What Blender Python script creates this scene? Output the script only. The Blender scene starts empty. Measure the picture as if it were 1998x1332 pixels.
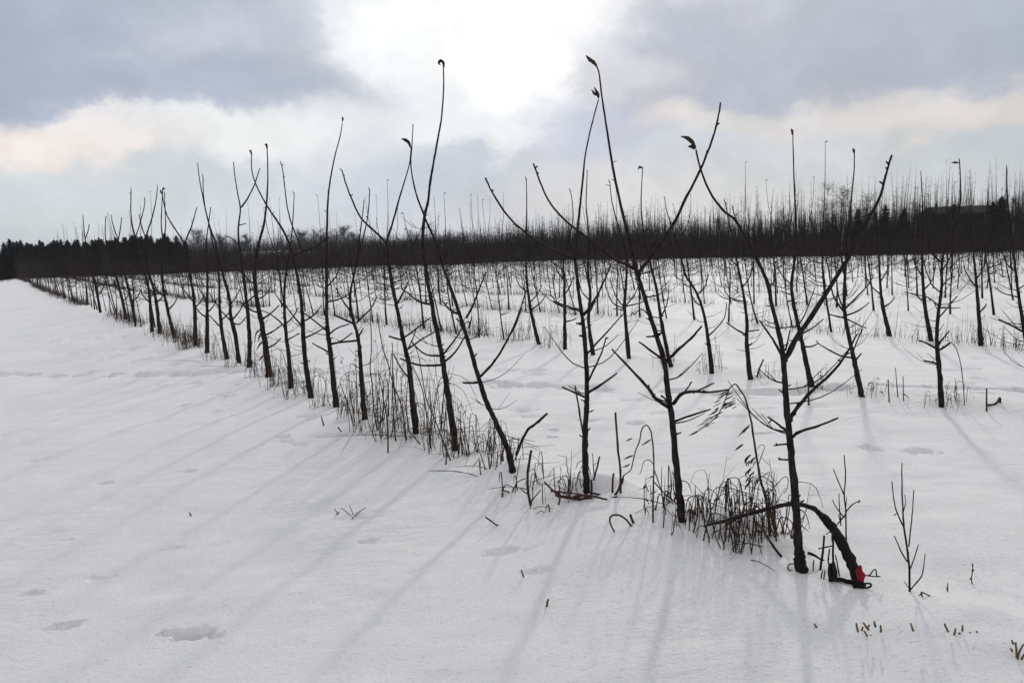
import bpy, math, random
import numpy as np
from mathutils import Vector

# ------------------------------------------------------------------ camera
F = 1509.0; CAM_H = 1.6
PITCH = math.atan((666 - 493) / F); ROLL = math.radians(-1.8)
C = bpy.context.scene.collection
FW = np.array([0, math.cos(PITCH), -math.sin(PITCH)]); R0 = np.array([1., 0, 0]); U0 = np.cross(R0, FW)
RT = R0 * math.cos(ROLL) + U0 * math.sin(ROLL)
UP = U0 * math.cos(ROLL) - R0 * math.sin(ROLL)
cam_d = bpy.data.cameras.new("camera"); cam = bpy.data.objects.new("camera", cam_d); C.objects.link(cam)
cam_d.sensor_width = 36.0; cam_d.lens = F / 1998 * 36.0; cam_d.clip_end = 5000; cam_d.clip_start = 0.05
from mathutils import Matrix
M = Matrix(((RT[0], UP[0], -FW[0]), (RT[1], UP[1], -FW[1]), (RT[2], UP[2], -FW[2])))
cam.matrix_world = Matrix.Translation((0, 0, CAM_H)) @ M.to_4x4()
bpy.context.scene.camera = cam

# ------------------------------------------------------------------ sun, exposure
SUN_AZ = math.radians(17.0); SUN_EL = math.radians(25.5)
sd = bpy.data.lights.new("sun", 'SUN'); sd.energy = 1.1; sd.angle = math.radians(2.4); sd.color = (1.0, 0.95, 0.88)
so = bpy.data.objects.new("sun", sd); C.objects.link(so)
sdir = Vector((math.sin(SUN_AZ) * math.cos(SUN_EL), math.cos(SUN_AZ) * math.cos(SUN_EL), math.sin(SUN_EL)))
so.rotation_euler = sdir.to_track_quat('Z', 'Y').to_euler()
so.location = (20, 60, 40)
vs = bpy.context.scene.view_settings
vs.view_transform = 'Standard'; vs.look = 'None'; vs.gamma = 1.0; vs.exposure = 0.10; vs.use_curve_mapping = False

def ray(x, y):
    return FW + RT * (x - 999) / F + UP * (666 - y) / F
def lin(c):
    return tuple((v / 255 / 12.92) if v / 255 <= .04045 else ((v / 255 + .055) / 1.055) ** 2.4 for v in c)

# ------------------------------------------------------------------ sky: broken winter cloud over a thin blue sky
w = bpy.data.worlds.new("World"); bpy.context.scene.world = w; w.use_nodes = True
nt = w.node_tree; N = nt.nodes; L = nt.links
for n in list(N): N.remove(n)
def math_n(op, a, b=None, c=None):
    n = N.new('ShaderNodeMath'); n.operation = op
    for i, v in enumerate((a, b, c)):
        if v is None: continue
        if isinstance(v, (int, float)): n.inputs[i].default_value = v
        else: L.new(v, n.inputs[i])
    return n.outputs[0]
def vm(op, a, b=None, scale=None):
    n = N.new('ShaderNodeVectorMath'); n.operation = op
    for i, v in enumerate((a, b)):
        if v is None: continue
        if isinstance(v, tuple): n.inputs[i].default_value = v
        else: L.new(v, n.inputs[i])
    if scale is not None:
        if isinstance(scale, (int, float)): n.inputs['Scale'].default_value = scale
        else: L.new(scale, n.inputs['Scale'])
    return n.outputs['Value'] if op in ('DOT_PRODUCT', 'LENGTH') else n.outputs[0]
tc = N.new('ShaderNodeTexCoord'); gen = tc.outputs['Generated']
sep = N.new('ShaderNodeSeparateXYZ'); L.new(gen, sep.inputs[0])
az = math_n('ARCTAN2', sep.outputs[0], sep.outputs[1])
el = math_n('ARCSINE', sep.outputs[2])
comb = N.new('ShaderNodeCombineXYZ'); L.new(az, comb.inputs[0]); L.new(math_n('MULTIPLY', el, 1.35), comb.inputs[1])
def noise(scale, detail, rough=.55, src=None):
    n = N.new('ShaderNodeTexNoise'); n.inputs['Scale'].default_value = scale; n.inputs['Detail'].default_value = detail
    n.inputs['Roughness'].default_value = rough
    L.new(src if src is not None else comb.outputs[0], n.inputs['Vector']); return n
n1 = noise(6.0, 8.0, .62); off = vm('SCALE', vm('SUBTRACT', n1.outputs['Color'], (.5, .5, .5)), scale=.20)
pos = vm('ADD', comb.outputs[0], off)
BL = [  # pixel x, y, sigma x, sigma y (pixels), sRGB, weight
    (130, 80, 230, 75, (171, 179, 196), 1.2), (480, 160, 150, 42, (174, 181, 197), 1.1), (380, 60, 80, 34, (206, 209, 218), .8), (300, 185, 220, 22, (169, 176, 193), .9), (570, 60, 70, 60, (192, 197, 208), .8),
    (250, 118, 60, 20, (200, 203, 212), .6), (60, 262, 150, 26, (240, 228, 221), 1.1), (330, 262, 180, 26, (233, 233, 233), 1),
    (520, 265, 140, 30, (240, 241, 241), 1), (150, 400, 260, 50, (205, 212, 216), 1), (480, 390, 180, 50, (206, 213, 221), .9),
    (900, 40, 145, 60, (256, 256, 255), 1.6), (985, 150, 80, 44, (256, 256, 255), 1.2), (740, 110, 80, 50, (244, 246, 248), 1.1), (1120, 40, 95, 40, (250, 251, 252), 1.1), (872, 8, 42, 24, (232, 235, 241), 1.3), (850, 185, 60, 24, (238, 242, 246), 1.0), (690, 45, 36, 26, (238, 241, 245), .9), (1060, 215, 50, 20, (226, 229, 236), .9),
    (860, 245, 130, 28, (232, 236, 240), .9), (1000, 265, 90, 28, (236, 237, 238), .8), (820, 370, 160, 42, (190, 198, 211), 1), (690, 310, 110, 36, (220, 223, 230), .7), (640, 225, 90, 30, (222, 225, 231), .7),
    (1140, 255, 85, 38, (187, 193, 211), 1.2), (1280, 232, 55, 22, (224, 217, 216), .8), (1290, 140, 75, 30, (214, 214, 219), .7), (1180, 110, 60, 40, (214, 216, 222), .7), (1210, 165, 50, 24, (208, 210, 216), .6),
    (1360, 50, 110, 50, (170, 177, 193), 1.2), (1660, 70, 170, 60, (171, 179, 196), 1.2), (1480, 130, 150, 45, (162, 170, 188), 1.2),
    (1480, 85, 190, 70, (163, 171, 189), 1.3), (1850, 110, 200, 66, (166, 174, 190), 1.3), (1650, 165, 240, 24, (162, 170, 188), 1.0), (1600, 226, 160, 20, (209, 207, 206), 1), (1480, 20, 60, 26, (196, 201, 211), .6),
    (1830, 240, 150, 20, (216, 209, 205), 1), (1450, 300, 130, 34, (194, 201, 211), .9), (1800, 330, 240, 42, (184, 192, 199), 1), (1580, 300, 80, 24, (200, 205, 212), .6),
    (1150, 385, 200, 36, (205, 206, 211), .9), (1500, 375, 200, 32, (198, 203, 209), .8), (0, 480, 300, 32, (197, 205, 211), 1),
    (900, 450, 300, 34, (199, 206, 216), .8), (1000, -110, 300, 80, (255, 255, 255), 1.2), (250, -150, 360, 100, (180, 187, 200), 1), (1800, -150, 360, 100, (180, 187, 200), 1),
]
acc = None; wacc = None
for (bx, by, sx, sy, col, wt) in BL:
    d = ray(bx, by); d = d / np.linalg.norm(d)
    a0 = math.atan2(d[0], d[1]); e0 = math.asin(d[2]) * 1.35
    q = vm('MULTIPLY', vm('SUBTRACT', pos, (a0, e0, 0)), (F / sx * .95, F / sy / 1.35 * .95, 0))
    g = math_n('EXPONENT', math_n('MULTIPLY', vm('DOT_PRODUCT', q, q), -1.15))
    g = math_n('MULTIPLY', g, wt)
    c = vm('SCALE', lin(col), scale=g) if False else None
    cn = N.new('ShaderNodeVectorMath'); cn.operation = 'SCALE'; cn.inputs[0].default_value = lin(col); L.new(g, cn.inputs['Scale'])
    acc = cn.outputs[0] if acc is None else vm('ADD', acc, cn.outputs[0])
    wacc = g if wacc is None else math_n('ADD', wacc, g)
# cloud everywhere else, thicker and darker towards the back
n2 = noise(1.6, 6.0, .55, gen)
rb = N.new('ShaderNodeValToRGB'); L.new(n2.outputs['Fac'], rb.inputs[0])
rb.color_ramp.elements[0].position = .35; rb.color_ramp.elements[0].color = (.50, .512, .545, 1)
rb.color_ramp.elements[1].position = .68; rb.color_ramp.elements[1].color = (.78, .78, .78, 1)
basew = .0004
acc = vm('ADD', acc, vm('SCALE', rb.outputs[0], scale=basew)); wacc = math_n('ADD', wacc, basew)
cloud = vm('SCALE', acc, scale=math_n('DIVIDE', 1.0, wacc))
n3 = noise(6.5, 7.0, .6, pos)
cloud = vm('SCALE', cloud, scale=math_n('ADD', math_n('MULTIPLY', n3.outputs['Fac'], .46), .755))
n4 = noise(17.0, 5.0, .6, pos)
cloud = vm('SCALE', cloud, scale=math_n('ADD', math_n('MULTIPLY', n4.outputs['Fac'], .20), .90))
sky = N.new('ShaderNodeTexSky'); sky.sky_type = 'NISHITA'; sky.sun_disc = False
sky.sun_elevation = SUN_EL; sky.sun_rotation = SUN_AZ
STR = .1
mix = N.new('ShaderNodeMix'); mix.data_type = 'RGBA'; mix.inputs[0].default_value = .95
L.new(sky.outputs[0], mix.inputs[6]); L.new(vm('SCALE', cloud, scale=1 / STR), mix.inputs[7])
bg = N.new('ShaderNodeBackground'); bg.inputs['Strength'].default_value = STR
L.new(mix.outputs[2], bg.inputs[0])
wo = N.new('ShaderNodeOutputWorld'); L.new(bg.outputs[0], wo.inputs[0])

# ------------------------------------------------------------------ materials
def mat(name, c1, c2, rough=.8, scale=30., bump=.3, dist=.004, stretch=(1, 1, 1), spec=.12):
    m = bpy.data.materials.new(name); m.use_nodes = True; t = m.node_tree
    b = t.nodes['Principled BSDF']; b.inputs['Roughness'].default_value = rough
    b.inputs['Specular IOR Level'].default_value = spec
    co = t.nodes.new('ShaderNodeTexCoord'); mp = t.nodes.new('ShaderNodeMapping'); mp.inputs['Scale'].default_value = stretch
    t.links.new(co.outputs['Object'], mp.inputs[0])
    nz = t.nodes.new('ShaderNodeTexNoise'); nz.inputs['Scale'].default_value = scale; nz.inputs['Detail'].default_value = 5
    t.links.new(mp.outputs[0], nz.inputs['Vector'])
    r = t.nodes.new('ShaderNodeValToRGB'); t.links.new(nz.outputs['Fac'], r.inputs[0])
    r.color_ramp.elements[0].position = .35; r.color_ramp.elements[0].color = (*c1, 1)
    r.color_ramp.elements[1].position = .7; r.color_ramp.elements[1].color = (*c2, 1)
    t.links.new(r.outputs[0], b.inputs['Base Color'])
    if bump:
        bp = t.nodes.new('ShaderNodeBump'); bp.inputs['Strength'].default_value = bump; bp.inputs['Distance'].default_value = dist
        t.links.new(nz.outputs['Fac'], bp.inputs['Height']); t.links.new(bp.outputs[0], b.inputs['Normal'])
    return m
BARK = mat('bark', (.008, .0055, .0055), (.040, .029, .027), .8, 70, .8, .004, (1, 1, .3))
FARBARK = mat('far_bark', (.022, .017, .018), (.05, .04, .038), .9, 8, 0)
WOODM = mat('woodland_bark', (.010, .008, .008), (.026, .020, .018), .95, .6, 0)
CONM = mat('conifer_needles', (.010, .011, .013), (.022, .024, .022), .9, 2, 0)
BIRCH = mat('birch_bark', (.10, .095, .095), (.24, .23, .22), .8, 6, 0, stretch=(1, 1, 4))
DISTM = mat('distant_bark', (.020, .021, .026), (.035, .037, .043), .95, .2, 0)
LEAFM = mat('dried_leaf', (.020, .012, .010), (.07, .042, .030), .8, 60, .3)
WEED = mat('dry_weed', (.022, .016, .013), (.11, .078, .05), .85, 20, 0)
STRAW = mat('straw', (.08, .052, .034), (.22, .15, .09), .8, 40, 0)
TWIG = mat('red_brown_twig', (.035, .018, .016), (.085, .04, .034), .75, 40, .2)
SLEEVE = mat('black_wrap', (.007, .006, .0065), (.020, .017, .018), .7, 90, .6, .003)
RED = mat('red_tag', (.15, .008, .014), (.27, .016, .026), .6, 60, .2)
WIRE = mat('dark_wire', (.012, .01, .01), (.03, .022, .02), .5, 60, 0)
BARNW = mat('barn_boards', (.010, .009, .009), (.018, .016, .016), .9, 6, .2, .01, (3, 3, .3))
BARNR = mat('barn_roof', (.006, .006, .006), (.011, .010, .011), .8, 4, .1)
SNOWR = mat('snowy_roof', (.62, .64, .68), (.76, .77, .80), .8, 2, 0)
HOUSEW = mat('far_house_wall', (.10, .10, .11), (.16, .155, .16), .9, 2, 0)

def snow_material():
    m = bpy.data.materials.new('snow'); m.use_nodes = True; t = m.node_tree; b = t.nodes['Principled BSDF']
    nn, ll = t.nodes, t.links
    co = nn.new('ShaderNodeTexCoord')
    def nz(scale, det, stretch=(1, 1, 1), rough=.55):
        mp = nn.new('ShaderNodeMapping'); mp.inputs['Scale'].default_value = stretch
        mp.inputs['Rotation'].default_value = (0, 0, .25)
        ll.new(co.outputs['Object'], mp.inputs[0])
        n = nn.new('ShaderNodeTexNoise'); n.inputs['Scale'].default_value = scale; n.inputs['Detail'].default_value = det
        n.inputs['Roughness'].default_value = rough
        ll.new(mp.outputs[0], n.inputs['Vector']); return n.outputs['Fac']
    def mth(op, a, bb):
        n = nn.new('ShaderNodeMath'); n.operation = op
        for i, v in enumerate((a, bb)):
            if isinstance(v, (int, float)): n.inputs[i].default_value = v
            else: ll.new(v, n.inputs[i])
        return n.outputs[0]
    r = nn.new('ShaderNodeValToRGB'); ll.new(nz(.9, 5), r.inputs[0])
    r.color_ramp.elements[0].position = .3; r.color_ramp.elements[0].color = (.86, .86, .868, 1)
    r.color_ramp.elements[1].position = .7; r.color_ramp.elements[1].color = (.91, .908, .91, 1)
    ll.new(r.outputs[0], b.inputs['Base Color'])
    b.inputs['Roughness'].default_value = .7; b.inputs['Specular IOR Level'].default_value = .18
    # wind crust (patchy, drawn out across the wind), fine grain
    patch = nn.new('ShaderNodeMapRange'); ll.new(nz(.55, 3), patch.inputs[0])
    patch.inputs[1].default_value = .47; patch.inputs[2].default_value = .62
    crust = mth('MULTIPLY', nz(7.0, 5, (1, 3.2, 1)), patch.outputs[0])
    b1 = nn.new('ShaderNodeBump'); b1.inputs['Strength'].default_value = .85; b1.inputs['Distance'].default_value = .04
    ll.new(crust, b1.inputs['Height'])
    b2 = nn.new('ShaderNodeBump'); b2.inputs['Strength'].default_value = 1.0; b2.inputs['Distance'].default_value = .010
    ll.new(nz(75, 4, rough=.7), b2.inputs['Height']); pass
    pk = nn.new('ShaderNodeMapRange'); ll.new(nz(34, 3, (1, 2.4, 1), .6), pk.inputs[0]); pk.inputs[1].default_value = .60; pk.inputs[2].default_value = .72
    b4 = nn.new('ShaderNodeBump'); b4.inputs['Strength'].default_value = .6; b4.inputs['Distance'].default_value = .006; b4.invert = True
    ll.new(pk.outputs[0], b4.inputs['Height']); ll.new(b1.outputs[0], b4.inputs['Normal'])
    b3 = nn.new('ShaderNodeBump'); b3.inputs['Strength'].default_value = .6; b3.inputs['Distance'].default_value = .002
    ll.new(b4.outputs[0], b2.inputs['Normal']); ll.new(nz(420, 2), b3.inputs['Height']); ll.new(b2.outputs[0], b3.inputs['Normal'])
    ll.new(b3.outputs[0], b.inputs['Normal'])
    return m
SNOW = snow_material()

# ------------------------------------------------------------------ ground
rng = np.random.default_rng(7)
PERM = rng.permutation(512); GRD = rng.uniform(-1, 1, 512)
def vnoise(x, y):
    xi = np.floor(x).astype(np.int64); yi = np.floor(y).astype(np.int64); fx = x - xi; fy = y - yi
    fx = fx * fx * fx * (fx * (fx * 6 - 15) + 10); fy = fy * fy * fy * (fy * (fy * 6 - 15) + 10)
    def h(a, b): return GRD[PERM[(PERM[a & 511] + b) & 511]]
    return (h(xi, yi) * (1 - fx) + h(xi + 1, yi) * fx) * (1 - fy) + (h(xi, yi + 1) * (1 - fx) + h(xi + 1, yi + 1) * fx) * fy
D = np.array([-.557, .8305]); D /= np.linalg.norm(D); NV = np.array([D[1], -D[0]])     # along the rows / across them
ROW0, RGAP, TGAP = 3.12, 4.5, .82
def side(n):      # the open field falls gently away from the front row
    u = np.clip((ROW0 - .35 - n) / 4.2, 0, 1); return -.34 * (u * (1 - .35 * u)) / .65
def flat(x, y):
    d = ray(x, y); z = 0.
    for _ in range(8):
        t = (z - CAM_H) / d[2]; z = .5 * z + .5 * float(side(d[0] * t * NV[0] + d[1] * t * NV[1]))
    t = (z - CAM_H) / d[2]; return d[0] * t, d[1] * t
PITS = []   # x, y, angle, half length, half width, depth
def pit(x, y, a, l, wd, dep): PITS.append((x, y, a, l, wd, dep))
rp = random.Random(3)
tr = [(-60, 724), (120, 728), (330, 727), (440, 721), (577, 720), (638, 724), (700, 728), (837, 738), (906, 741), (1020, 747), (1110, 750), (1250, 756), (1430, 765), (1640, 768), (1828, 763), (2050, 764)]
tw = [np.array(flat(*p)) for p in tr]
carry = 0
for p, q in zip(tw[:-1], tw[1:]):
    ln = np.linalg.norm(q - p); s = carry
    while s < ln:
        c = p + (q - p) * s / ln; a = math.atan2(q[1] - p[1], q[0] - p[0])
        if rp.random() < .8: pit(c[0] + rp.uniform(-.03, .03), c[1] + rp.uniform(-.05, .05), a + rp.uniform(-.2, .2), rp.uniform(.13, .21), rp.uniform(.11, .14), rp.uniform(.13, .19))
        s += rp.uniform(.34, .56)
    carry = s - ln
def pitpx(x, y, wpx, dpx, dep):
    gx, gy = flat(x, y); _, g2 = flat(x, y - dpx); pit(gx, gy, rp.uniform(-.1, .1), wpx / F * gy * .5, abs(g2 - gy) * .8, dep)
for a in [(372, 1228, 72, 11, .10), (330, 1226, 40, 6, .04), (418, 1231, 40, 5, .035), (130, 1214, 64, 8, .035), (205, 947, 30, 3, .03), (370, 922, 30, 3, .025), (68, 908, 40, 5, .02),
          (1700, 876, 34, 6, .04), (1795, 883, 50, 7, .04), (1232, 777, 40, 4, .03), (1290, 786, 40, 4, .03), (1290, 806, 60, 4, .025), (1420, 815, 60, 4, .025),
          (1480, 815, 60, 6, .03), (1015, 795, 50, 5, .035), (1040, 805, 45, 3, .025), (560, 862, 30, 4, .02), (580, 865, 30, 3, .02), (720, 1050, 40, 6, .025),
          (690, 1005, 70, 9, .02), (60, 1150, 60, 7, .02), (190, 1120, 60, 6, .012), (980, 1070, 60, 8, .03), (1050, 1110, 60, 8, .02),
          (760, 700, 30, 3, .025), (940, 700, 30, 3, .03), (1000, 718, 30, 3, .03), (1050, 727, 30, 3, .03), (1030, 724, 30, 3, .03), 
          (340, 1062, 40, 4, .015), (130, 1050, 30, 4, .012)]:
    pitpx(*a)
for i in range(48):     # small wind scars beside the front row
    x = rp.uniform(0, 720); y0 = 640 + x * .18; y = y0 + abs(rp.gauss(0, 1)) * (30 + x * .07) - (rp.uniform(0, 40) if x < 350 else 0)
    pitpx(x, max(y, 600), rp.uniform(12, 46), rp.uniform(2, 3.5), rp.uniform(.035, .075))
for i in range(30):
    x = rp.uniform(700, 1990); pitpx(x, rp.uniform(690, 860), rp.uniform(14, 50), rp.uniform(2, 3), rp.uniform(.02, .045))
MOUNDS = []
for (px_, py_, rx_, rf_, rb_, mh_) in [(1165, 974, .22, .08, .4, .10), (1235, 985, .2, .10, .4, .045), (1430, 1050, .24, .10, .4, .10), (1525, 1080, .14, .10, .35, .07), (1330, 1030, .15, .12, .3, .05), (1010, 928, .2, .12, .4, .05),
        (1925, 1222, .16, .08, .3, .04), (1790, 1240, .3, .10, .3, .035), (1950, 1275, .25, .09, .3, .035), (1120, 1100, .4, .14, .4, .02), (1240, 1075, .35, .12, .4, .025), (1480, 1200, .4, .14, .5, .02)]:
    MOUNDS.append((*flat(px_, py_), rx_, rf_, rb_, mh_))
def height(x, y):
    x = np.asarray(x, float); y = np.asarray(y, float)
    r = np.hypot(x, y)
    z = .05 * vnoise(x / 4.1 + 7, y / 4.1) + .022 * vnoise(x / 1.3, y / 1.1 + 31) + .55 * vnoise(x / 60 + 3, y / 60) * np.clip((r - 20) / 60, 0, 1)
    near = np.clip(1.2 - r / 30, 0, 1)
    z = z + near * ((.006 + .010 * np.clip(vnoise(x / 1.7 + 3, y / 1.4 + 9) + .35, 0, 1)) * vnoise(x / .40 + 11, y / .20) + .005 * np.clip(vnoise(x / .9 + 5, y / .8) + .4, 0, 1) * vnoise(x / .12, y / .07 + 5))
    for (mx, my, rx, rf, rbk, mh) in MOUNDS:
        dy_ = y - my; z = z + mh * np.exp(-((x - mx) / rx) ** 2 - (dy_ / np.where(dy_ < 0, rf, rbk)) ** 2)
    n = x * NV[0] + y * NV[1]; k = np.round((n - ROW0) / RGAP); dn = n - ROW0 - k * RGAP
    s = x * D[0] + y * D[1]
    z = z + np.where(k >= 0, (.05 + .045 * vnoise(s / .9 + 17 * k, k * 3.3)) * np.exp(-(dn / .38) ** 2), 0) * np.clip((s - .9) / 1.0, 0, 1)
    z = z + side(n)
    z = z + .05 * np.exp(-((dn + .12) / .34) ** 2) * (k == 0) * np.exp(-((s - 3.1) / 1.3) ** 2)
    for (px, py, a, l, wd, dep) in PITS:
        m = (np.abs(x - px) < 3 * l + .1) & (np.abs(y - py) < 3 * l + .1)
        if not np.any(m): continue
        dx = x[m] - px if x.ndim else x - px; dy = y[m] - py if y.ndim else y - py
        u = (dx * math.cos(a) + dy * math.sin(a)) / l; v = (-dx * math.sin(a) + dy * math.cos(a)) / wd
        q = (u ** 2 + v ** 2) * (1 + .7 * vnoise(u * 1.7 + px * 9, v * 1.7 + py * 7))
        e = -dep * np.exp(-np.maximum(q, 0) ** 2.6)
        if x.ndim: z[m] += e
        else: z = z + e
    return z
def hz(x, y): return float(height(np.array([x]), np.array([y]))[0])
_gc = {}
def gpt(px, py):
    """ground point seen at pixel px, py of the photograph"""
    if (px, py) in _gc: return _gc[(px, py)]
    d = ray(px, py); z = 0.
    for _ in range(6):
        t = (z - CAM_H) / d[2]; z = hz(d[0] * t, d[1] * t) * .7 + z * .3
    t = (z - CAM_H) / d[2]; p = Vector((d[0] * t, d[1] * t, hz(d[0] * t, d[1] * t))); _gc[(px, py)] = p; return p
def bp(px, py, Y):
    d = ray(px, py); t = Y / d[1]; return Vector((d[0] * t, Y, CAM_H + d[2] * t))

def np_mesh(name, V, Fc, nside, material, smooth=False):
    me = bpy.data.meshes.new(name); V = np.ascontiguousarray(V, np.float32); Fc = np.ascontiguousarray(Fc, np.int32).reshape(-1, nside)
    me.vertices.add(len(V)); me.vertices.foreach_set('co', V.ravel())
    me.loops.add(Fc.size); me.loops.foreach_set('vertex_index', Fc.ravel())
    me.polygons.add(len(Fc)); me.polygons.foreach_set('loop_start', np.arange(0, Fc.size, nside, dtype=np.int32))
    me.polygons.foreach_set('loop_total', np.full(len(Fc), nside, np.int32))
    if smooth: me.polygons.foreach_set('use_smooth', np.ones(len(Fc), bool))
    me.materials.append(material); me.update(calc_edges=True); me.validate(); return me
def tag(o, label=None, cat=None, group=None, kind=None):
    for k, v in (('label', label), ('category', cat), ('group', group), ('kind', kind)):
        if v: o[k] = v
    return o
def link(name, me, loc=(0, 0, 0), parent=None, rz=0):
    o = bpy.data.objects.new(name, me); C.objects.link(o); o.location = loc; o.rotation_euler = (0, 0, rz)
    if parent: o.parent = parent
    return o
def empty(name, loc):
    o = bpy.data.objects.new(name, None); C.objects.link(o); o.location = loc; o.empty_display_size = .2; return o

inv = np.linspace(1 / 2.35, 1 / 130, 900); rad = np.concatenate([[.02], np.linspace(.3, 2.3, 34), 1 / inv, [150, 180, 230, 320, 480, 800, 1500]])
ang = np.concatenate([np.radians(np.linspace(-180, -52, 60, endpoint=False)), np.radians(np.linspace(-52, 50, 940, endpoint=False)), np.radians(np.linspace(50, 180, 60, endpoint=False))])
A, Rr = np.meshgrid(ang, rad); gx = (Rr * np.sin(A)).ravel(); gy = (Rr * np.cos(A)).ravel()
gz = height(gx, gy)
na, nr = len(ang), len(rad); idx = np.arange(na * nr).reshape(nr, na); nx_ = np.roll(idx, -1, 1)
Fq = np.stack([idx[:-1], nx_[:-1], nx_[1:], idx[1:]], -1)[..., ::-1].reshape(-1, 4)
ground = link('snow_field', np_mesh('snow_field', np.stack([gx, gy, gz], -1), Fq, 4, SNOW, True)); tag(ground, kind='structure')

# ------------------------------------------------------------------ tubes and leaves
class MB:
    def __init__(s): s.v = []; s.f = []
    def tube(s, pts, rad, sides=7, sub=3, wob=.25, rnd=random, flat_=1.0, cap=True):
        pts = [Vector(p) for p in pts]; n = len(pts)
        if n < 2: return
        P = []; Rd = []
        for i in range(n - 1):
            p0 = pts[max(i - 1, 0)]; p1 = pts[i]; p2 = pts[i + 1]; p3 = pts[min(i + 2, n - 1)]
            for k in range(sub):
                t = k / sub
                P.append(.5 * ((2 * p1) + (p2 - p0) * t + (2 * p0 - 5 * p1 + 4 * p2 - p3) * t * t + (3 * p1 - p0 - 3 * p2 + p3) * t ** 3))
                Rd.append(rad[i] * (1 - t) + rad[i + 1] * t)
        P.append(pts[-1]); Rd.append(rad[-1])
        if wob:
            for i in range(1, len(P) - 1):
                r = Rd[i]; P[i] = P[i] + Vector((rnd.uniform(-1, 1), rnd.uniform(-1, 1), rnd.uniform(-.5, .5))) * r * wob
                Rd[i] = r * (1 + rnd.uniform(-.09, .13))
        base = len(s.v); up = Vector((.13, 1, .21)).normalized()
        for i, p in enumerate(P):
            tn = (P[min(i + 1, len(P) - 1)] - P[max(i - 1, 0)])
            tn = tn.normalized() if tn.length > 1e-9 else Vector((0, 0, 1))
            a = tn.cross(up)
            a = a.normalized() if a.length > 1e-4 else tn.orthogonal().normalized()
            b = tn.cross(a)
            for k in range(sides):
                th = 2 * math.pi * k / sides
                s.v.append(p + a * (math.cos(th) * Rd[i]) + b * (math.sin(th) * Rd[i] * flat_))
        m = len(P)
        for i in range(m - 1):
            for k in range(sides):
                k2 = (k + 1) % sides
                s.f.append((base + i * sides + k, base + i * sides + k2, base + (i + 1) * sides + k2, base + (i + 1) * sides + k))
        if cap:
            s.f.append(tuple(base + (m - 1) * sides + k for k in range(sides)))
            s.f.append(tuple(base + k for k in reversed(range(sides))))
    def leaf(s, pts, wmax, rnd=random):
        n = len(pts); rad = []
        for i in range(n):
            t = i / (n - 1); rad.append(max(.12, math.sin(math.pi * min(1, .12 + t * .85)) ** .8) * wmax)
        s.tube(pts, rad, 6, 3, .12, rnd, .42)
    def mesh(s, name, material, origin=Vector((0, 0, 0)), smooth=True):
        me = bpy.data.meshes.new(name); me.from_pydata([v - origin for v in s.v], [], s.f)
        if smooth: me.polygons.foreach_set('use_smooth', np.ones(len(me.polygons), bool))
        me.materials.append(material); me.update(); return me

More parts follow.
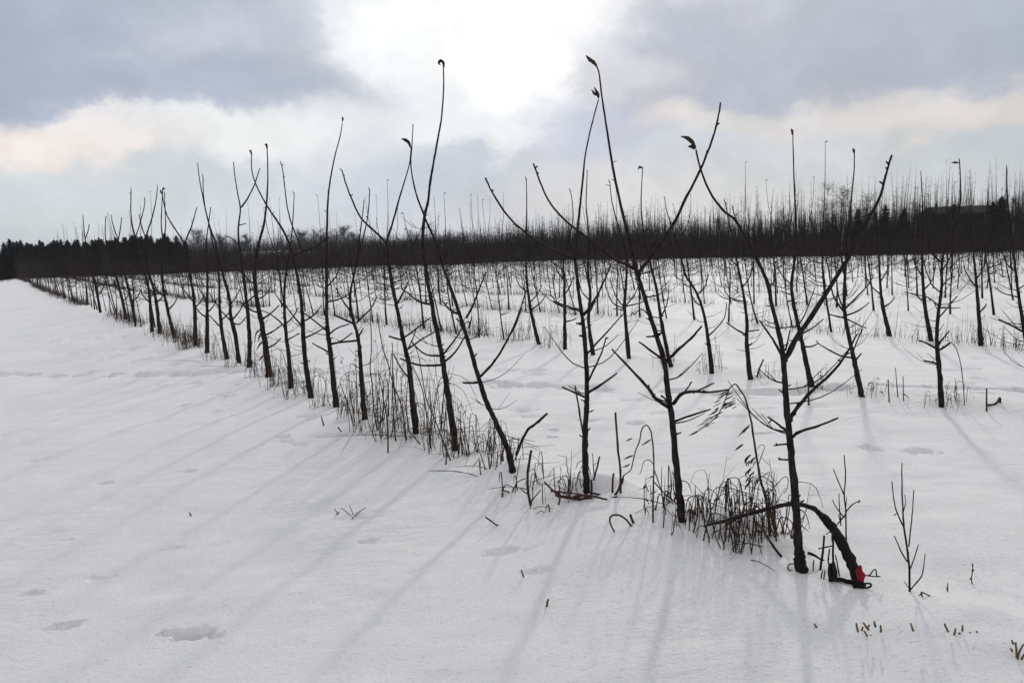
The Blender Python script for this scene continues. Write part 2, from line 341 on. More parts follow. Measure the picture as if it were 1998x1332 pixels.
# ------------------------------------------------------------------ trees traced from the photograph
def seglen(p): return [0] + list(np.cumsum([math.dist(a, b) for a, b in zip(p[:-1], p[1:])]))
def lift(px, Y0, dY0, dY1):
    s = seglen(px); T = s[-1] or 1
    return [bp(x, y, Y0 + dY0 + (dY1 - dY0) * (k / T)) for (x, y), k in zip(px, s)], [k / T for k in s]
def traced_tree(base, trunk, w0, w1, branches, leaves=(), label='', group=None, stubs=6, seed=0, grass=None):
    """trunk: pixels from base to tip; w0/w1 widths in pixels at base and tip; branches: (pixels, w0, w1[, depth])"""
    rnd = random.Random(seed); g = gpt(*base); Y = g.y; S = Y / F
    root = empty('young_tree', g); tag(root, label, 'young tree', group or 'young trees of the front row')
    tk = [base] + trunk
    trunk = [((1.6 * b[0] + .2 * (a[0] + c[0])) / 2, (1.6 * b[1] + .2 * (a[1] + c[1])) / 2) for a, b, c in zip(tk[:-2], tk[1:-1], tk[2:])] + [tk[-1]]
    P, T = lift([base] + trunk, Y, 0, rnd.uniform(-.25, .25))
    P[0] = g + Vector((0, 0, -.03))
    fac = .80; w0 *= fac; w1 *= fac * .92; rr = [(w1 + (w0 - w1) * (1 - t) ** 1.3) * .5 * S for t in T]
    mb = MB(); fl = [P[0], P[0] + (P[1] - P[0]) * min(.05 / max((P[1] - P[0]).length, .05), .5)] + P[1:]
    fr = [rr[0] * 1.32, rr[0] * 1.06] + rr[1:]
    mb.tube(fl, fr, 9, 5, .13, rnd)
    for _ in range(stubs):      # buds and cut stubs on the stem
        t = rnd.uniform(.12, .8); i = max(k for k in range(len(T)) if T[k] <= t); i = min(i, len(T) - 2)
        u = (t - T[i]) / max(T[i + 1] - T[i], 1e-6); p = P[i].lerp(P[i + 1], u); r = rr[i]
        a = rnd.uniform(0, 6.28); d = Vector((math.cos(a), math.sin(a) * .8, rnd.uniform(.1, .7)))
        mb.tube([p, p + d * (r * 1.2 + rnd.uniform(.008, .03))], [max(r * .35, .0025), max(r * .2, .0015)], 5, 1, 0, rnd)
    link('trunk', mb.mesh('trunk', BARK, g), parent=root)
    for br in branches:
        px, b0, b1 = br[:3]; dd = br[3] if len(br) > 3 else rnd.uniform(-.22, .22)
        # start depth: that of the trunk there
        k = min(range(len(P)), key=lambda i: (P[i] - bp(px[0][0], px[0][1], P[i].y)).length)
        y0 = P[k].y - Y
        Q, tq = lift(px, Y, y0, y0 + dd * min(1, len(px) / 4))
        mb = MB(); mb.tube(Q, [(b0 * (1 - t) + b1 * t) * .48 * fac * S for t in tq], 7, 4, .22, rnd)
        for _ in range(max(1, int(seglen(px)[-1] / 55))):
            i = rnd.randrange(len(Q) - 1); p = Q[i].lerp(Q[i + 1], rnd.random()); a = rnd.uniform(0, 6.28)
            mb.tube([p, p + Vector((math.cos(a), math.sin(a), .5)) * rnd.uniform(.01, .022)], [b1 * .5 * S * 1.1, b1 * .3 * S], 5, 1, 0, rnd)
        link('branch', mb.mesh('branch', BARK, g), parent=root)
    # fine side twigs low on the stem
    for q in range(rnd.randint(5, 9) + (4 if 6.5 < Y < 13 else 0)):
        t = rnd.uniform(.16, .60); i = min(max(k for k in range(len(T)) if T[k] <= t), len(T) - 2)
        p = P[i].lerp(P[i + 1], (t - T[i]) / max(T[i + 1] - T[i], 1e-6)); sg = rnd.choice((-1, 1)); l = rnd.uniform(.07, .36); a = rnd.uniform(-.9, .9); r = rnd.uniform(.0022, .004)
        d = Vector((sg * math.cos(a), math.sin(a), 0)); up = rnd.uniform(.2, .9)
        tw_ = [p + d * (l * u) + Vector((rnd.uniform(-.006, .006), 0, l * up * u * u + rnd.uniform(-.004, .004))) for u in (0, .3, .6, 1)]
        mb = MB(); mb.tube(tw_, [r * 1.25, r, r * .8, r * .5], 5, 2, .3, rnd)
        if rnd.random() < .5:
            e = tw_[1] + Vector((sg * .3 * l, rnd.uniform(-.3, .3) * l, .35 * l)); mb.tube([tw_[1], tw_[1].lerp(e, .5), e], [r * .7, r * .6, r * .4], 5, 1, .2, rnd)
        link('twig', mb.mesh('twig', BARK, g), parent=root)
    for lf in leaves:
        px, wd = lf; Q, _ = lift(px, Y, P[-1].y - Y, P[-1].y - Y + rnd.uniform(-.03, .03)); mb = MB(); mb.leaf(Q, wd * .5 * S, rnd)
        link('dried_leaf', mb.mesh('dried_leaf', LEAFM, g), parent=root)
    return root
TRACED = []
def TT(base, *a, **k):
    TRACED.append(gpt(*base)); return traced_tree(base, *a, seed=len(TRACED) * 13 + 5, **k)

TT((1562, 1110), [(1557, 1060), (1553, 985), (1545, 900), (1541, 850), (1535, 800), (1531, 740), (1528, 690), (1519, 645), (1505, 590), (1499, 554), (1478, 506), (1457, 470), (1436, 428), (1412, 413), (1385, 377), (1366, 329), (1358, 292)], 23, 4, [
    ([(1531, 705), (1550, 665), (1595, 599), (1655, 503), (1694, 428), (1718, 380), (1730, 335), (1740, 303)], 15, 5, .25),
    ([(1541, 822), (1552, 800), (1585, 762), (1622, 728), (1650, 692), (1672, 652)], 11, 4, .12), ([(1546, 852), (1560, 842), (1592, 832), (1636, 815)], 9, 4, -.12),
    ([(1532, 838), (1515, 825), (1498, 813)], 7, 4), ([(1505, 819), (1499, 826)], 4, 3, 0), ([(1537, 866), (1524, 867), (1510, 869)], 5, 4, 0), ([(1541, 897), (1519, 896)], 5, 4, 0),
    ([(1524, 690), (1508, 662), (1490, 636), (1482, 625)], 7, 4), ([(1533, 683), (1537, 665), (1541, 645)], 5, 3), ([(1500, 556), (1510, 550), (1508, 530)], 4, 2.5), ([(1551, 810), (1555, 795), (1556, 788)], 5, 3, 0),
    ([(1436, 428), (1432, 415), (1428, 400)], 3, 2)],
    [([(1357, 290), (1351, 278), (1342, 270), (1328, 266)], 8), ([(1356, 291), (1348, 286), (1342, 287)], 6.5)], label='nearest and thickest young tree, its trunk crossed by the arched branch', stubs=12)
TT((1332, 1015), [(1326, 970), (1322, 930), (1314, 850), (1309, 795), (1303, 765), (1297, 705), (1279, 648), (1267, 612), (1255, 570), (1243, 531), (1237, 504), (1230, 476), (1206, 380), (1194, 317), (1182, 239), (1173, 179), (1169, 140), (1163, 128)], 19, 3.5, [
    ([(1244, 534), (1250, 527), (1280, 488), (1316, 434), (1340, 383), (1366, 332), (1390, 272), (1402, 225), (1406, 200)], 9, 3.5, -.25),
    ([(1242, 528), (1225, 517), (1195, 504), (1161, 476), (1122, 446), (1095, 422), (1071, 392), (1053, 353), (1041, 319)], 7, 4, .2),
    ([(1299, 706), (1318, 687), (1348, 660), (1369, 636)], 9, 5), ([(1294, 702), (1270, 684), (1247, 667)], 7, 4), ([(1313, 788), (1336, 765), (1387, 765), (1423, 759)], 10, 3.5, -.15),
    ([(1336, 765), (1346, 750), (1350, 744)], 4, 3, 0), ([(1352, 766), (1372, 757), (1393, 747)], 5, 4, .1), ([(1308, 797), (1279, 777), (1267, 759), (1228, 717), (1194, 681)], 10, 4),
    ([(1268, 760), (1265, 750)], 5, 3, 0), ([(1304, 784), (1290, 771)], 5, 4, 0), ([(1316, 822), (1348, 810), (1387, 798)], 7, 3.5), ([(1314, 850), (1329, 843)], 5, 4, 0),
    ([(1281, 659), (1294, 645)], 5, 4, 0), ([(1281, 656), (1261, 657)], 5, 4, 0), ([(1270, 620), (1252, 603), (1236, 615)], 4, 2.5), ([(1258, 580), (1285, 575), (1300, 560)], 4, 2)],
    [([(1164, 129), (1158, 122), (1150, 116), (1143, 108)], 7)], label='young tree with a twig-tall leader and three wide arms, second from the arched branch', stubs=12)
TT((1145, 960), [(1143, 915), (1141, 870), (1144, 800), (1146, 774), (1144, 705), (1138, 630), (1132, 594), (1126, 540), (1122, 507), (1124, 473), (1130, 419), (1136, 365), (1140, 314), (1149, 266), (1158, 230), (1168, 194)], 17, 3, [
    ([(1121, 505), (1090, 492), (1048, 471), (1021, 450), (1002, 434), (978, 404), (960, 374), (947, 347)], 6, 4.5, .15), ([(1145, 750), (1162, 714), (1174, 687), (1183, 657)], 6, 3),
    ([(1147, 766), (1168, 753), (1204, 728)], 8, 4), ([(1144, 776), (1120, 765), (1097, 755)], 7, 4.5), ([(1145, 690), (1162, 672), (1192, 639), (1216, 612)], 6, 2.5), ([(1133, 607), (1108, 598), (1079, 588)], 6, 4),
    ([(1137, 634), (1124, 630)], 5, 4, 0), ([(1139, 615), (1162, 582), (1177, 552), (1192, 516)], 7, 3), ([(1137, 612), (1152, 606), (1160, 585)], 6, 3), ([(1139, 655), (1129, 655)], 4, 3, 0), ([(1145, 805), (1154, 802)], 4, 3, 0)],
    [([(1168, 192), (1166, 183), (1159, 170)], 6), ([(1164, 187), (1159, 182), (1154, 175)], 5)], label='young tree rising from a heap of reddish twigs, two leaves on its tip', stubs=10)
TT((1002, 918), [(991, 876), (970, 828), (949, 786), (936, 744), (927, 714), (912, 660), (900, 624), (888, 585), (873, 546), (864, 519), (855, 483), (840, 450), (828, 422), (813, 383), (804, 344), (801, 317), (804, 284), (806, 242)], 16, 2.2, [
    ([(935, 736), (960, 711), (978, 684), (996, 651), (1011, 615), (1026, 567)], 7, 3), ([(932, 746), (918, 747), (903, 746)], 6, 5, 0), ([(910, 620), (921, 600), (933, 570), (948, 531)], 6, 3),
    ([(892, 612), (876, 603), (862, 585)], 6, 3), ([(926, 695), (931, 689)], 4, 3, 0), ([(907, 634), (890, 622)], 5, 3), ([(915, 640), (921, 618)], 5, 3), ([(996, 652), (1008, 630), (1018, 600)], 4, 2.5, .1),
    ([(1007, 888), (1018, 860), (1030, 838), (1048, 824), (1068, 806)], 8, 6, .1), ([(858, 490), (851, 470)], 5, 3, 0)], [],
    label='strongly leaning young tree with a swollen foot and a cut shoot beside it', stubs=10)
TT((890, 878), [(880, 810), (871, 750), (864, 705), (855, 654), (846, 618), (843, 594), (834, 549), (828, 495), (824, 470), (827, 425), (836, 392), (839, 356), (846, 317), (855, 266), (862, 230), (866, 170), (865, 130)], 17, 3.2, [
    ([(863, 693), (885, 666), (900, 642), (905, 625)], 6, 3), ([(866, 707), (888, 687), (903, 663), (911, 648)], 6, 3), ([(862, 694), (834, 692), (816, 681), (802, 664)], 6, 3), ([(863, 712), (825, 713), (801, 707), (780, 699)], 7, 4),
    ([(843, 594), (822, 590), (801, 576), (783, 561)], 6, 3), ([(872, 749), (879, 747)], 4, 3, 0), ([(838, 580), (848, 560)], 4, 3)],
    [([(866, 132), (865, 123), (860, 119), (856, 123), (860, 128)], 6)], label='tallest young tree of all, a curled leaf like a knob on its tip', stubs=10)
TT((812, 845), [(805, 784), (799, 715), (790, 679), (781, 634), (772, 589), (763, 550), (757, 495), (753, 473), (765, 440), (780, 383), (792, 345), (800, 318), (802, 287)], 16, 2.5, [
    ([(753, 475), (740, 460), (725, 446), (704, 425), (689, 395), (676, 362), (667, 332)], 6, 3), ([(789, 664), (775, 661), (759, 656)], 6, 4), ([(801, 740), (784, 721), (768, 691)], 5, 3), ([(789, 658), (814, 640), (841, 619)], 5, 3),
    ([(792, 684), (820, 664), (850, 646)], 5, 3), ([(775, 592), (787, 571), (796, 550)], 6, 3), ([(792, 688), (806, 660), (812, 640)], 4, 2)],
    [([(801, 288), (797, 278), (790, 273), (783, 271)], 7), ([(667, 333), (662, 328)], 5)], label='young tree whose two long leaders part in a wide V, a drooping leaf on one', stubs=9)
TT((712, 817), [(706, 754), (703, 700), (700, 661), (692, 634), (684, 607), (683, 570), (690, 540), (698, 500), (702, 460), (707, 425), (710, 395)], 14, 2.2, [
    ([(692, 633), (670, 622), (652, 615)], 6, 4), ([(696, 630), (709, 616), (724, 601), (735, 580)], 5, 3), ([(699, 664), (670, 667), (646, 670)], 6, 4), ([(701, 655), (709, 640)], 4, 3), ([(699, 500), (712, 450), (719, 410), (721, 370)], 4, 2.2),
    ([(684, 607), (668, 585), (655, 560)], 5, 2.5)], [([(710, 395), (709, 388)], 5), ([(721, 370), (718, 365)], 5)], label='young tree with low wide arms and a crooked stem standing beside tall weed stalks', stubs=8)
TT((657, 794), [(649, 736), (645, 685), (639, 649), (637, 610), (637, 550), (637, 500), (638, 440), (640, 380), (646, 341), (653, 305), (664, 266), (668, 240)], 14, 2.2, [
    ([(641, 687), (625, 678), (609, 669)], 5, 3), ([(640, 654), (658, 640), (682, 632)], 5, 3), ([(637, 645), (619, 630), (592, 610)], 5, 3), ([(643, 672), (664, 666), (688, 649)], 5, 3), ([(637, 589), (664, 583), (690, 568)], 5, 2.5), ([(637, 560), (655, 540), (668, 510)], 4, 2)],
    [([(668, 238), (669, 232), (667, 228)], 4)], label='straight upright young tree with one very long clean leader', stubs=8)
TT((607, 776), [(598, 727), (592, 670), (591, 625), (588, 586), (582, 550), (572, 500), (563, 470), (547, 440), (530, 416), (515, 392), (497, 356), (490, 329), (491, 302)], 14, 2.5, [
    ([(572, 500), (590, 490), (605, 487), (625, 475), (640, 462)], 4, 3), ([(590, 489), (569, 437), (560, 401), (556, 368), (551, 329), (548, 318)], 4, 2.2), ([(592, 640), (575, 620), (560, 600), (553, 585)], 5, 2.5), ([(590, 628), (612, 615), (628, 595)], 5, 2.5), ([(592, 660), (615, 650), (638, 635)], 5, 2.5)],
    [([(491, 303), (489, 295), (486, 294)], 5), ([(548, 319), (547, 314)], 5)], label='young tree whose leader sweeps far to the left before its hooked tip', stubs=7)
TT((568, 757), [(564, 700), (558, 649), (555, 610), (555, 550), (563, 505), (568, 470), (572, 425), (574, 378)], 12, 2, [
    ([(558, 640), (540, 622), (522, 610), (508, 605)], 4.5, 2.5), ([(557, 632), (572, 618), (582, 600)], 4.5, 2.5), ([(561, 663), (585, 650)], 4, 2.5), ([(555, 600), (545, 585), (535, 570)], 4, 2)],
    [([(574, 378), (571, 373)], 5)], label='slim young tree with a straight short leader behind the swept one', stubs=6)
TT((525, 737), [(519, 685), (511, 631), (502, 595), (496, 550), (500, 500), (506, 470), (515, 440), (521, 392), (523, 335), (521, 288)], 16, 2.4, [
    ([(518, 680), (535, 672), (548, 660)], 5, 3), ([(515, 655), (535, 645), (552, 632)], 5, 3), ([(509, 625), (530, 610), (545, 595)], 5, 3), ([(506, 610), (490, 605), (476, 590)], 5, 3), ([(500, 585), (518, 575), (530, 555)], 4, 2.5), ([(512, 640), (500, 650), (497, 668)], 4, 2), ([(497, 555), (480, 540), (470, 515)], 4, 2)],
    [([(521, 290), (520, 283), (516, 282)], 6), ([(514, 645), (507, 655), (503, 668)], 4), ([(520, 690), (510, 697), (505, 705)], 4), ([(517, 665), (508, 670), (500, 684)], 4)], label='young tree with shrivelled leaves hanging all along its thick lower stem', stubs=14)
TT((486, 722), [(487, 680), (486, 640), (481, 589), (477, 550), (470, 500), (464, 455), (466, 434), (470, 407), (464, 380), (458, 344), (456, 320)], 12, 2, [
    ([(470, 405), (482, 389), (497, 359), (507, 328)], 4, 2.2), ([(483, 605), (470, 590), (458, 588)], 4.5, 2.5), ([(481, 590), (495, 578), (508, 565)], 4.5, 2.5), ([(468, 480), (452, 465), (440, 460)], 3.5, 2), ([(466, 440), (480, 436)], 3, 2)],
    [([(456, 321), (455, 315)], 5)], label='upright young tree forking into a neat high Y below its tip', stubs=6)
TT((467, 708), [(460, 655), (450, 622), (448, 580), (439, 550), (425, 500), (420, 470), (410, 446), (401, 410), (395, 380), (389, 350), (386, 322)], 11, 2, [
    ([(400, 405), (397, 380), (396, 345)], 3, 2), ([(452, 628), (440, 615), (425, 600)], 4.5, 2.5), ([(451, 626), (465, 610), (474, 595)], 4.5, 2.5), ([(453, 630), (468, 632), (480, 618)], 4, 2.5), ([(449, 595), (460, 580), (470, 560)], 4, 2)],
    [([(386, 322), (386, 317)], 5), ([(396, 345), (395, 339)], 5)], label='leaning young tree with two close parallel leader tips', stubs=6)
TT((443, 700), [(433, 649), (428, 595), (428, 550), (424, 510), (412, 460), (404, 420), (400, 405)], 10, 2, [
    ([(432, 640), (418, 625), (405, 612)], 4, 2), ([(431, 625), (445, 612), (455, 595)], 4, 2), ([(429, 600), (416, 585), (408, 570)], 4, 2)], [], label='short young tree leaning into the pair of parallel leaders', stubs=5)
TT((404, 688), [(404, 640), (404, 600), (405, 560), (404, 520), (402, 470), (408, 430), (411, 404)], 11, 2, [
    ([(404, 620), (390, 610), (378, 592)], 4, 2), ([(404, 610), (416, 598), (424, 580)], 4, 2), ([(404, 585), (392, 570), (386, 555)], 4, 2)], [], label='quite vertical young tree, the first of the thin crowd toward the left', stubs=5)
TT((381, 674), [(381, 620), (378, 575), (371, 542), (366, 510), (360, 473), (340, 445), (325, 420), (318, 390), (317, 372)], 10, 2, [
    ([(360, 474), (372, 446), (380, 420), (384, 404)], 4, 2), ([(380, 600), (392, 588), (400, 570)], 4, 2), ([(379, 590), (366, 575), (356, 560)], 4, 2)], [([(317, 373), (319, 367), (323, 370)], 4)], label='young tree leaning left with a knotted tip and a wide side leader', stubs=5)

TT((341, 659), [(332, 626), (326, 598), (320, 572), (315, 530), (319, 480), (314, 437), (316, 400), (317, 380)], 9, 2, [([(328, 605), (340, 592), (348, 575)], 4, 2), ([(322, 580), (308, 568), (300, 552)], 4, 2), ([(319, 480), (323, 440), (322, 405), (321, 374)], 3, 2), ([(324, 588), (311, 585)], 3, 2)], [([(317, 380), (314, 374), (313, 370)], 4)], label='young tree with a knot of curled leaves at the meeting tips of two leaders', stubs=4)
TT((312, 650), [(308, 612), (303, 575), (296, 550), (288, 530), (284, 495), (284, 463), (297, 425), (305, 390), (307, 366)], 9, 2, [([(284, 464), (276, 440), (271, 418)], 3, 2), ([(305, 590), (316, 580), (323, 565)], 4, 2), ([(302, 572), (290, 562), (282, 548)], 4, 2)], [([(307, 366), (306, 359)], 4)], label='young tree whose right leader bends up like a bow, farther down the left row', stubs=4)
TT((297, 647), [(294, 605), (291, 566), (282, 530), (270, 495), (264, 463), (258, 440), (255, 415), (256, 370)], 9, 2, [([(264, 463), (274, 433), (282, 399), (282, 385)], 3, 2), ([(292, 590), (280, 578), (272, 562)], 4, 2), ([(292, 580), (303, 570), (309, 556)], 4, 2)], [([(256, 371), (254, 364)], 4)], label='young tree forked in an even V with a straight left prong, far left row', stubs=4)
TT((264, 629), [(258, 595), (250, 560), (240, 520), (234, 490), (231, 468), (224, 451), (218, 430), (218, 419)], 8, 2, [([(231, 469), (236, 437), (237, 424)], 3, 2), ([(258, 590), (268, 580), (274, 565)], 3, 2), ([(254, 575), (244, 565), (238, 552)], 3, 2)], [], label='small young tree with a low narrow fork above the dark windbreak', stubs=3)
TT((246, 623), [(240, 590), (230, 550), (218, 510), (206, 475), (205, 437), (207, 422)], 8, 2, [([(240, 588), (250, 576), (255, 562)], 3, 2), ([(236, 570), (226, 560), (221, 545)], 3, 2)], [([(207, 423), (206, 420)], 3)], label='single-rod young tree left of the small narrow fork', stubs=3)
TT((196, 610), [(190, 575), (182, 540), (172, 500), (166, 465), (163, 440), (162, 421)], 7, 2, [([(166, 466), (172, 450), (174, 437)], 2.5, 2), ([(190, 578), (198, 568), (203, 555)], 3, 2)], [([(162, 422), (162, 418)], 3)], label='young tree with two little leaf-tipped rods near the far left end', stubs=3)
G2 = 'young trees of the second row'
TT((1838, 793), [(1833, 723), (1828, 679), (1828, 633), (1833, 595), (1838, 557), (1837, 508), (1845, 480), (1862, 445), (1875, 400), (1874, 350), (1872, 314)], 13, 2.5, [
    ([(1828, 680), (1805, 668), (1793, 664)], 6, 4), ([(1829, 684), (1843, 677), (1854, 668)], 6, 4), ([(1829, 676), (1840, 660), (1852, 645)], 5, 3), ([(1831, 710), (1815, 706), (1802, 703)], 5, 4), ([(1832, 620), (1853, 595), (1867, 578)], 4, 2.5),
    ([(1832, 597), (1810, 580), (1777, 573)], 4, 2), ([(1833, 600), (1855, 601), (1874, 600)], 4, 2), ([(1837, 560), (1850, 545), (1862, 540)], 4, 2), ([(1837, 512), (1822, 498), (1812, 478), (1808, 455)], 5, 2.5), ([(1837, 530), (1852, 505), (1862, 480)], 4, 2), ([(1835, 570), (1818, 555), (1808, 530)], 4, 2)],
    [([(1872, 314), (1871, 308)], 5), ([(1871, 318), (1863, 317), (1856, 318)], 4)], label='young tree at the right with low short arms, a dark clod by it', group=G2)
TT((1682, 773), [(1674, 735), (1665, 696), (1650, 629), (1647, 600), (1648, 542), (1651, 504), (1655, 440), (1662, 380), (1667, 330), (1667, 300)], 13, 2.5, [
    ([(1646, 607), (1626, 576), (1617, 528), (1610, 495)], 5, 2.5), ([(1646, 603), (1636, 576), (1632, 540), (1628, 505)], 4, 2), ([(1648, 603), (1691, 559), (1705, 535)], 5, 2.5), ([(1649, 616), (1675, 606), (1696, 590)], 5, 2.5), ([(1648, 620), (1632, 617), (1618, 613)], 5, 3),
    ([(1652, 622), (1680, 636), (1690, 640)], 4, 2.5), ([(1669, 703), (1681, 689)], 5, 3), ([(1665, 698), (1638, 693), (1600, 672), (1593, 664)], 5, 2.5), ([(1662, 690), (1675, 660), (1683, 640)], 4, 3)],
    [([(1667, 301), (1666, 294), (1664, 289)], 5)], label='young tree with a tight broom of upright shoots halfway up', group=G2)
TT((1586, 754), [(1573, 711), (1563, 658), (1557, 634), (1549, 598), (1543, 559), (1551, 504), (1552, 470), (1552, 410), (1549, 350), (1547, 262)], 13, 2.3, [
    ([(1557, 636), (1540, 638), (1513, 640), (1492, 633)], 4, 2), ([(1562, 652), (1585, 640), (1607, 622)], 5, 2.5), ([(1563, 664), (1540, 664)], 4, 3), ([(1568, 676), (1582, 676), (1597, 670)], 5, 3), ([(1544, 575), (1522, 568)], 4, 2), ([(1558, 634), (1572, 610), (1590, 560)], 4, 2), ([(1546, 556), (1528, 540), (1515, 518)], 4, 2)],
    [([(1547, 263), (1546, 256), (1543, 251)], 5), ([(1546, 263), (1543, 259)], 4)], label='single-leadered young tree of the second row, just right of the nearest trunk', group=G2)
TT((1465, 740), [(1456, 672), (1458, 634), (1453, 588), (1444, 538), (1436, 502), (1430, 470), (1422, 430), (1415, 394)], 12, 2.2, [
    ([(1456, 653), (1434, 641), (1418, 629)], 5, 3), ([(1458, 646), (1480, 644)], 4, 3), ([(1453, 588), (1432, 584), (1417, 572), (1412, 555)], 4, 2), ([(1449, 560), (1463, 540), (1470, 515)], 4, 2), ([(1440, 520), (1425, 505)], 4, 2)],
    [([(1414, 394), (1412, 388)], 5), ([(1417, 400), (1418, 394)], 4)], label='gently S-curved young tree with one low arm each way left of the nearest trunk', group=G2)
TT((1390, 728), [(1381, 653), (1370, 595), (1352, 557), (1338, 540), (1330, 510), (1322, 480), (1310, 440), (1300, 410), (1297, 386)], 11, 2, [
    ([(1382, 655), (1399, 639), (1414, 618), (1418, 590)], 4, 2), ([(1370, 597), (1358, 590), (1350, 575)], 4, 2), ([(1360, 575), (1375, 560), (1382, 535)], 4, 2)], [([(1297, 387), (1295, 382)], 4)], label='bowed young tree bending left, one upcurved arm on its right', group=G2)
TT((1310, 715), [(1305, 700), (1294, 645), (1288, 612), (1281, 561), (1272, 528), (1262, 490), (1255, 450), (1250, 400), (1254, 326)], 11, 2, [
    ([(1294, 645), (1278, 645)], 4, 3), ([(1290, 620), (1270, 618)], 4, 2.5), ([(1290, 618), (1302, 590), (1305, 555)], 4, 2)], [([(1254, 328), (1248, 326), (1245, 331)], 5)], label='young tree half hidden behind the trunk of the wide-armed one', group=G2)
TT((1228, 702), [(1222, 642), (1218, 594), (1222, 549), (1224, 510), (1216, 470), (1200, 420), (1193, 390), (1190, 355)], 11, 2, [
    ([(1218, 600), (1200, 575), (1190, 540)], 4, 2), ([(1218, 602), (1195, 590), (1182, 560)], 4, 2), ([(1218, 600), (1238, 575), (1250, 545)], 4, 2), ([(1219, 598), (1245, 592), (1262, 585)], 4, 2), ([(1217, 605), (1196, 602)], 4, 2)],
    [([(1190, 356), (1187, 350)], 5), ([(1190, 362), (1180, 361)], 4)], label='young tree with a fan of shoots behind the gap between two near trees', group=G2)
TT((1158, 692), [(1147, 630), (1153, 570), (1146, 525), (1150, 480), (1146, 430), (1143, 400), (1146, 334)], 10, 2, [
    ([(1150, 600), (1165, 585), (1172, 560)], 4, 2), ([(1150, 585), (1136, 570), (1130, 550)], 4, 2)], [([(1146, 335), (1145, 330)], 4)], label='thin young tree close behind the trunk that rises from reddish twigs', group=G2)
TT((1103, 681), [(1102, 640), (1102, 600), (1101, 540), (1098, 516), (1108, 470), (1119, 430), (1117, 395), (1113, 372)], 10, 2, [
    ([(1102, 628), (1118, 624), (1125, 620)], 4, 2.5), ([(1101, 600), (1088, 592), (1075, 575)], 4, 2), ([(1101, 575), (1112, 560), (1118, 540)], 4, 2), ([(1100, 545), (1088, 530), (1082, 512)], 4, 2)], [([(1113, 373), (1110, 367)], 5)], label='very straight young tree with a dark stump of wood at its foot', group=G2)
TT((1052, 671), [(1042, 635), (1033, 594), (1027, 540), (1027, 474), (1028, 400), (1027, 352)], 10, 2, [
    ([(1036, 605), (1055, 590), (1068, 572)], 4, 2), ([(1034, 590), (1050, 572), (1057, 556)], 4, 2), ([(1030, 570), (1016, 560), (1008, 545)], 4, 2)], [([(1027, 352), (1025, 344)], 6)], label='young tree ending in a plain rod with a round leaf knob', group=G2)
TT((2026, 806), [(2010, 700), (1997, 640), (1986, 567), (1980, 513), (1975, 470), (1968, 420), (1964, 360), (1964, 332)], 14, 2.5, [
    ([(1998, 648), (1976, 636), (1949, 623)], 6, 4), ([(1988, 580), (1958, 572), (1940, 560)], 4, 2), ([(1985, 565), (2000, 555), (2012, 540)], 4, 2), ([(1982, 530), (1965, 515), (1955, 490)], 4, 2)], [([(1964, 332), (1964, 322)], 5)], label='young tree at the right frame edge showing one cut arm', group=G2)
G3 = 'young trees of the third row'
TT((1914, 674), [(1909, 603), (1905, 551), (1900, 500), (1896, 450), (1893, 400)], 11, 2, [([(1909, 612), (1920, 600), (1925, 592)], 4, 2.5), ([(1905, 560), (1890, 540), (1880, 520)], 4, 2), ([(1904, 545), (1918, 525), (1922, 500)], 4, 2)], [], label='upright young tree of the third row in open snow toward the right edge', group=G3)
TT((1817, 665), [(1805, 603), (1800, 544), (1799, 493), (1800, 440), (1800, 390), (1797, 340)], 11, 2, [([(1804, 590), (1786, 575), (1765, 570)], 4, 2), ([(1802, 565), (1818, 548), (1825, 520)], 4, 2), ([(1800, 540), (1788, 520), (1780, 500)], 4, 2)], [([(1797, 340), (1796, 333)], 4)], label='young tree of the third row just left of the low-armed one', group=G3)
TT((1737, 656), [(1724, 608), (1718, 569), (1715, 505), (1712, 450), (1706, 400)], 11, 2, [([(1722, 600), (1738, 590), (1745, 580)], 4, 2.5), ([(1719, 575), (1702, 560), (1690, 540)], 4, 2), ([(1717, 550), (1730, 530), (1735, 510)], 4, 2)], [], label='leaning young tree of the third row beside tall grass stalks', group=G3)

